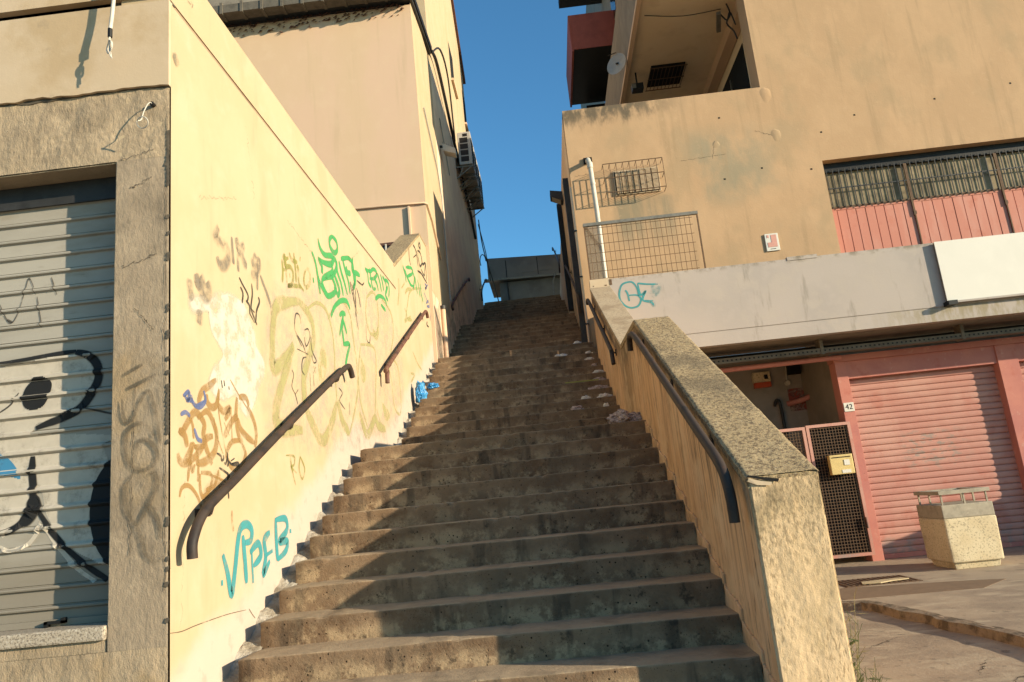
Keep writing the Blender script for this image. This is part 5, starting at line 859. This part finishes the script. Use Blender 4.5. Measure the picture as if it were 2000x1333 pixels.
# corner conduit & dark downpipe on the stair side
cp = thing('corner_conduit', (.97, 14.45, 2.9), 'thin beige conduit down the stair corner of the tan building', 'conduit')
MB().tube([(.975, 14.47, 2.86), (.97, 14.47, 6.3)], .025, 8).build('pipe', M['peach'], cp, True)
mb = MB()
for z in (3.3, 4.3, 5.3): mb.box((.93, 14.43, z), (1.0, 14.499, z+.03))
mb.build('clip', M['darkm'], cp)
dd = thing('dark_downpipe', (.9, 15.6, 2.9), 'square dark downpipe on the shaded side of the tan building', 'drain pipe')
MB().box((.88, 15.3, 2.9), (.998, 15.5, 6.9)).build('pipe', M['darkm'], dd)
d2 = thing('dark_downpipe', (.9, 20, 4.9), 'second dark downpipe farther up the shaded side of the tan building', 'drain pipe')
MB().box((.86, 19.4, 4.9), (.998, 19.6, 8.0)).build('pipe', M['blackm'], d2)
lr = thing('wall_lamp', (.9, 18, 7.6), 'dark wedge shaped wall lamp jutting over the stairs from the tan building', 'wall lamp')
MB().prism([(.98, 7.72), (.66, 7.78), (.66, 7.62), (.98, 7.46)], 'y', 17.9, 18.25).build('housing', M['darkm'], lr)
MB().prism([(.92, 7.475), (.70, 7.59), (.70, 7.60), (.92, 7.485)], 'y', 17.93, 18.2).build('glass', M['acw'], lr)
# loggia clutter
ll = thing('flood_lamp', (3.2, 18.1, 10.7), 'small black floodlight under the terrace ceiling near its outer edge', 'wall lamp')
MB().box((3.2, 18.0, 10.45), (3.5, 18.25, 10.62)).bar((3.35, 18.1, 10.6), (3.35, 18.1, 10.98), .04).build('housing', M['blackm'], ll)
MB().box((3.19, 17.98, 10.47), (3.3, 17.999, 10.6)).build('glass', M['galv'], ll)
cc = thing('security_camera', (5.2, 15.7, 10.7), 'tubular device with tangled cables hanging under the terrace ceiling', 'camera')
MB().bar((5.02, 15.55, 10.72), (5.12, 16.1, 10.62), .1, .1).build('body', M['galv'], cc)
MB().tube([(5.25, 15.6, 10.98), (5.3, 15.6, 10.7), (5.2, 15.65, 10.5), (5.35, 15.7, 10.3), (5.4, 15.72, 10.1)], .02, 6, sub=4).tube([(5.1, 15.7, 10.8), (5.2, 15.6, 10.55), (5.3, 15.6, 10.75), (5.38, 15.6, 10.4)], .018, 6, sub=4).tube([(3.3, 15.6, 10.94), (4.2, 15.6, 10.80), (5.1, 15.6, 10.86)], .012, 6, sub=4).build('cables', M['darkm'], cc, True)
sd = thing('satellite_dish', (2.9, 17.8, 11.2), 'white oval satellite dish on the upper side wall', 'satellite dish')
dv = []; df = []; cdv = Vector((2.78, 17.5, 10.95)); nrm = Vector((-.55, -.75, .15)).normalized(); ax1 = nrm.cross(Vector((0, 0, 1))).normalized(); ax2 = nrm.cross(ax1)
for j in range(6):
    for i in range(24):
        t = 2*math.pi*i/24; r = j/5*.29
        dv.append(cdv+ax1*math.cos(t)*r+ax2*math.sin(t)*r*1.08-nrm*(.06*(1-(j/5)**2)))
for j in range(5):
    for i in range(24): df.append((j*24+i, j*24+(i+1) % 24, (j+1)*24+(i+1) % 24, (j+1)*24+i))
mb = MB(); mb.add(dv, df); mb.build('dish', M['acw'], sd, True)
MB().bar(cdv-ax2*.36, cdv+nrm*.4, .02).bar(cdv, (3.07, 17.8, 11.2), .04).build('arm', M['darkm'], sd)
# far building with the red balcony
fb = thing('far_building', (6, 32, 8), 'grey building with a dark red balcony high above the stairs', 'building')
MB().box((4.3, 24.5, 10), (12, 44, 25)).build('wall', M['greyside'], fb)
for y, z in ((27.5, 16.0), (25.2, 18.2), (31, 16.5)):
    MB().box((4.285, y, z), (4.305, y+1.1, z+2.0)).build('window', M['darkpane'], fb)
rbal = MB().box((2.56, 26, 17.1), (4.3, 30.2, 17.25)).build('balcony_slab', M['blackm'], fb)  # black finish carries the shade of the balcony underside
MB().box((2.55, 25.92, 17.2), (4.3, 26.0, 18.6)).box((2.47, 25.92, 17.0), (2.55, 30.2, 18.6)).box((2.55, 25.90, 17.05), (4.3, 25.92, 18.2)).build('balcony_parapet', M['coraldark'], rbal)
MB().box((2.4, 25.5, 21.0), (4.3, 28.7, 21.3)).build('balcony_slab', M['blackm'], fb)  # upper slab, its shaded underside likewise painted black
MB().box((3.2, 30.2, 12), (4.3, 30.3, 17)).build('dark_wing', M['blackm'], fb)
# dark building closing the top of the stairs
eb2 = thing('end_building', (0, 31.5, 8), 'dark low building with a ledge closing the view at the top of the stairs', 'building')
MB().prism([(-2.02, 9.58), (3.5, 9.42), (3.5, 10.3), (-2.02, 10.58)], 'y', 31, 34).build('upper_wall', M['darkwall'], eb2)
MB().box((-1.55, 31.12, 5), (3.5, 34, 9.42)).build('lower_wall', M['darkwall2'], eb2)
MB().prism([(-2.2, 9.5), (3.5, 9.34), (3.5, 9.42), (-2.2, 9.585)], 'y', 30.85, 31.12).build('ledge', M['galv'], eb2)
mbp = MB()
for x in (-1.2, .2, 1.6): mbp.box((x, 30.985, 9.6), (x+.03, 30.999, 10.4))
mbp.build('wall_joint', M['blackm'], eb2)
MB().box((-.5, 30.99, 9.75), (.9, 31.01, 10.15)).build('patched_area', M['darkwall2'], eb2)
MB().tube([(-1.1, 31.08, 6), (-1.2, 31.08, 9.4)], .035, 6).build('downpipe', M['darkm'], eb2, True)
MB().tube([(.75, 29.6, 7.9), (.80, 29.9, 8.9), (.95, 30.6, 9.4)], .03, 6).build('rail', M['galv'], eb2, True)
# wires against the sky
sw_ = thing('hanging_wires', (-1.9, 28.3, 11), 'thin dark wires hanging from the left building against the sky', 'cable')
MB().tube([(-2.02, 28.35, 11.4), (-1.95, 28.5, 10.2), (-1.70, 29, 8.9), (-1.55, 29.3, 8.0)], .022, 6, sub=4).tube([(-2.05, 28.35, 11.2), (-1.86, 28.6, 10.0), (-1.80, 29, 8.9)], .018, 6, sub=4).tube(loop(-2.0, 28.4, 9.6, .12, .3, 0, 10, .6), .02, 6).build('wire', M['darkm'], sw_, True)
# ---------------- street bin ----------------
bn = thing('litter_bin', (6.4, 12.7, PZ), 'square pebble concrete litter bin with a metal top frame', 'bin')
def taper(x0, x1, y0, y1, z0, z1, d):
    return MB().add([(x0+d, y0+d, z0), (x1-d, y0+d, z0), (x1-d, y1-d, z0), (x0+d, y1-d, z0), (x0, y0, z1), (x1, y0, z1), (x1, y1, z1), (x0, y1, z1)], [(0, 3, 2, 1), (4, 5, 6, 7), (0, 1, 5, 4), (1, 2, 6, 5), (2, 3, 7, 6), (3, 0, 4, 7)])
taper(6.02, 6.84, 12.25, 13.1, PZ+.10, -.97, .012).build('concrete_body', M['agg'], bn, bev=.035, seg=3)
taper(6.07, 6.79, 12.31, 13.04, PZ, PZ+.10, .02).build('foot', M['agg'], bn, bev=.01)
taper(6.03, 6.83, 12.26, 13.09, -.969, -.76, .0).build('steel_collar', M['binm'], bn, bev=.012)
for x, y in ((6.08, 12.31), (6.43, 12.31), (6.78, 12.31), (6.08, 13.04), (6.78, 13.04), (6.08, 12.68), (6.78, 12.68)): MB().box((x-.012, y-.012, -.76), (x+.012, y+.012, -.60)).build('frame_post', M['binm'], bn)
MB().box((6.03, 12.26, -.60), (6.83, 12.38, -.54)).box((6.03, 12.97, -.60), (6.83, 13.09, -.54)).box((6.03, 12.38, -.60), (6.15, 12.97, -.54)).box((6.71, 12.38, -.60), (6.83, 12.97, -.54)).build('top_frame', M['binm'], bn, bev=.005)
mh = thing('manhole_cover', (4.7, 11.85, PZ), 'rusty ribbed manhole cover with a pale cardboard scrap', 'manhole cover')
mb = MB(); mb.box((4.1, 11.55, PZ-.01), (5.2, 12.3, PZ+.008))
for i in range(14): mb.box((4.13+.078*i, 11.6, PZ+.008), (4.16+.078*i, 12.25, PZ+.016))
mb.build('cover', M['wire'], mh)
cbd = MB(); cbd.prism([(4.35, 11.62), (4.6, 11.57), (4.8, 11.66), (5.08, 11.72), (5.02, 11.86), (4.7, 11.82), (4.4, 11.78)], 'z', PZ+.02, PZ+.035)
tag(cbd.build('cardboard_scrap', plain('pale_cardboard', (.62, .48, .28), .9, var=.15)), 'pale torn cardboard lying on the manhole cover', 'cardboard')
# cracks in the road
cr = MB()
for a in ((3.2, 6.3, 3.9, 7.0, 1), (2.4, 6.5, 3.1, 6.35, 2), (3.0, 8.2, 3.5, 8.6, 3), (3.4, 6.9, 3.75, 7.4, 4)):
    pts = wander(a[0], a[1], a[2], a[3], 30, .05, a[4]*2.3)
    for i in range(len(pts)-1):
        w_ = .007*(1-abs(i-15)/17)*(.5+random.random()); (x, y), (x2, y2_) = pts[i], pts[i+1]
        cr.add([(x, y-w_, GZ+.004), (x, y+w_, GZ+.004), (x2, y2_+w_, GZ+.004), (x2, y2_-w_, GZ+.004)], [(0, 1, 2, 3)])
tag(cr.build('road_cracks', M['dark']), 'dark cracks in the foreground asphalt', 'cracks', kind='structure')
# ---------------- stand-in car, added out of view on the right to shade the pink shutter ----------------
car = thing('parked_car', (12.6, 12.95, PZ), 'grey hatchback parked on the pavement just right of the pink shutters', 'car')
cx0, cy0, cy1 = 10.45, 12.05, 13.85
side = [(0, .32), (0, .95), (.12, 1.05), (.35, 1.12), (.75, 1.70), (1.1, 1.76), (2.3, 1.74), (3.1, 1.18), (4.2, 1.02), (4.5, .8), (4.5, .32)]
def carp(pts, y0, y1): return MB().prism([(cx0+a, PZ+b) for a, b in pts], 'y', y0, y1)
carp(side, cy0, cy1).build('body', plain('grey_car_paint', (.22, .22, .22), .3, .4, var=.05), car, bev=.06, seg=3)
for yy in (cy0-.004, cy1-.006):
    carp([(.55, 1.16), (.86, 1.62), (1.55, 1.64), (1.55, 1.16)], yy, yy+.01).build('window', M['darkpane'], car)
    carp([(1.63, 1.16), (1.63, 1.64), (2.2, 1.62), (2.85, 1.18)], yy, yy+.01).build('window', M['darkpane'], car)
for wx in (.85, 3.6):
    for y0, y1 in ((cy0-.02, cy0+.2), (cy1-.2, cy1+.02)):
        wv_ = MB().tube([(cx0+wx, y0, PZ+.36), (cx0+wx, y1, PZ+.36)], .36, 28).build('wheel', M['blackm'], car, True)
        MB().tube([(cx0+wx, y0-.006, PZ+.36), (cx0+wx, y1+.006, PZ+.36)], .22, 20).build('rim', M['galv'], wv_, True)
for y in (cy0+.2, cy1-.5):
    MB().box((cx0+4.40, y, PZ+.72), (cx0+4.52, y+.3, PZ+.86)).build('headlight', M['acw'], car, bev=.02)
# ---------------- weeds ----------------
gm1 = plain('weed_green', (.10, .13, .035), .7, var=.4, scale=15, bump=0); gm2 = plain('dry_grass_straw', (.34, .28, .12), .8, var=.3, scale=15, bump=0)
def weed(x, y, h, n, label, dry=.3, spread=.25, seed=1):
    rnd = random.Random(seed)
    t = thing('weed', (x, y, GZ), label, 'weed', 'weeds at the foot of the parapet')
    st = MB(); lf = MB(); dr_ = MB()
    for i in range(n):
        a = rnd.random()*6.28; hh = h*(.35+.65*rnd.random()); sp = spread*rnd.random(); bx = x+.05*(rnd.random()-.5); by = y+.12*(rnd.random()-.5)
        pts = [(bx+sp*math.cos(a)*k*k/16*.9+.01*(rnd.random()-.5), by+sp*math.sin(a)*k*k/16, GZ+hh*k/4*(1-.1*k/4)) for k in range(5)]
        pts = [(max(p[0], 1.405), p[1], p[2]) for p in pts]
        tgt = dr_ if rnd.random() < dry else st
        tgt.tube(pts, [.003, .0026, .0022, .0017, .001], 4)
        for j in range(10):
            k = rnd.randint(1, 3); p = Vector(pts[k]).lerp(Vector(pts[k+1]), rnd.random()); b = rnd.random()*6.28; q = p+Vector((.06*math.cos(b), .06*math.sin(b), .07)); q.x = max(q.x, 1.40); tgt.bar(p, q, .0016)
        for j in range(9):
            k = rnd.randint(1, 3); u = rnd.random(); p = Vector(pts[k]).lerp(Vector(pts[k+1]), u); b = rnd.random()*6.28; L = .03+.06*rnd.random()
            d = Vector((math.cos(b), math.sin(b), .3*rnd.random())).normalized(); s_ = d.cross(Vector((0, 0, 1)))*L*.18
            q = p+d*L; q.x = max(q.x, 1.40)
            (lf if tgt is st else dr_).add([p, p+d*L*.5+s_, q, p+d*L*.5-s_], [(0, 1, 2, 3)])
    st.build('stem', gm1, t); lf.build('leaf', gm1, t)
    if dr_.v: dr_.build('dry_stem', gm2, t)
weed(1.47, 4.35, 1.35, 34, 'tall feathery weed against the front post of the parapet', .25, .16, 3)
weed(1.66, 4.75, .8, 26, 'low leafy weed clump just beyond the front post', .2, .2, 5)
weed(1.62, 5.6, .8, 18, 'sparse dry weed farther along the foot of the parapet', .7, .2, 8)
weed(2.2, 9.8, .55, 12, 'small straw coloured tuft at the end of the kerb', .6, .25, 11)
# ---------------- litter ----------------
def crumple(name, loc, size, mat, label, cat, seed, flat=.4, group='litter scattered on the steps'):
    b = bmesh.new(); bmesh.ops.create_icosphere(b, subdivisions=4, radius=1)
    for v in b.verts:
        n = v.co.normalized(); d = 1+.5*noise.noise(n*1.6+Vector((seed, 0, 0)))+.42*abs(noise.noise(n*3+Vector((0, seed, 0))))+(.16 if name != 'plastic_bag' else .05)*noise.noise(n*9+Vector((0, 0, seed)))
        v.co = Vector((n.x*d*size[0], n.y*d*size[1], max(-.9, n.z)*d*size[2]))+Vector(loc)
    me = bpy.data.meshes.new(name); b.to_mesh(me); b.free(); me.materials.append(mat)
    o = bpy.data.objects.new(name, me); COL.objects.link(o); return tag(o, label, cat, group)
m = MT('litter_paper', (.9, .84, .76), .8); m.lay((.6, .5, .45), 25, .5, .62, .7); m.lay((.95, .9, .84), 40, .5, .6, .6); m.bump(m.noise(60), .8, .01); pap = m.m
m = MT('pinkish_leaf_litter', (.62, .47, .42), .9); m.lay((.85, .75, .70), 55, .5, .58, .8); m.lay((.10, .07, .06), 40, .52, .62, .8); m.bump(m.noise(80), 1, .02); lit2 = m.m
m = MT('blue_plastic', (.03, .26, .58), .25, 0, .6); m.lay((.12, .44, .72), 6, .45, .65, .8); m.lay((.55, .75, .85), 9, .58, .68, .8); m.bump(m.noise(14, 3, .6, dist=1.5), .8, .03); blu = m.m
def tread(j): return 10.05+.403*j, .977+.189*j
crumple('litter_heap', (.83, 8.25, .75), (.17, .12, .085), lit2, 'largest pale heap of leaves and paper on the landing corner', 'litter', 1)
for i, (j, x, sx, mt, l) in enumerate((
    (0, .93, .05, lit2, 'brown scrap against the parapet just above the big heap'),
    (1, .84, .035, pap, 'small white scrap on the second step above the heap'),
    (1, .42, .08, lit2, 'tan crumpled wrapper lying away from the parapet'),
    (2, .86, .09, pap, 'whitish torn paper third step above the heap'),
    (2, .58, .06, pap, 'flat white paper near the middle of the right half'),
    (3, .82, .13, lit2, 'long pile of shredded litter against the parapet'),
    (4, .88, .09, lit2, 'greyish clump above the shredded pile'),
    (5, .90, .08, pap, 'white and pink wrapper beside the lower end of the upper handrail'),
    (6, .88, .04, lit2, 'tiny brown clump under the upper handrail'),
    (7, .84, .07, pap, 'flat white scrap under the middle of the upper handrail'),
    (8, .86, .05, pap, 'pale curled paper near the top of the upper flight'),
    (8, .35, .10, pap, 'lone grey white crumpled paper out on the upper flight'),
    (10, .72, .07, pap, 'small white cup beside the corner conduit'))):
    y, z = tread(j); crumple('litter_piece', (x, y+.14, z+.025), (sx, .05, .035), mt, l, 'litter', 3+i*1.7)
y, z = tread(4)
tag(MB().box((.32, y+.02, z+.004), (.86, y+.05, z+.022)).build('yellow_strip', plain('yellow_green_plastic', (.40, .38, .08), .6)), 'long yellow green strip lying along a step edge', 'strip')
y, z = tread(4)
crumple('plastic_bag', (-2.05, y+.12, z+.10), (.085, .13, .17), blu, 'blue plastic bag stuffed between the step ends and the cream wall', 'bag', 12, group='bags')
crumple('plastic_bag', (-1.90, y+.42, z+.26), (.085, .07, .05), blu, 'pale blue bag end flopped over the step', 'bag', 15, group='bags')
for i, (x, y, z, l) in enumerate(((-1.75, 15.9, z2+.2, 'flat white paper low on the shaded upper stairs, left side'), (-1.55, 16.75, z2+.59, 'grey crumpled paper on the shaded upper stairs above the flat one'))):
    crumple('litter_piece', (x, y, z), (.16, .06, .03), pap, l, 'litter', 40+i)
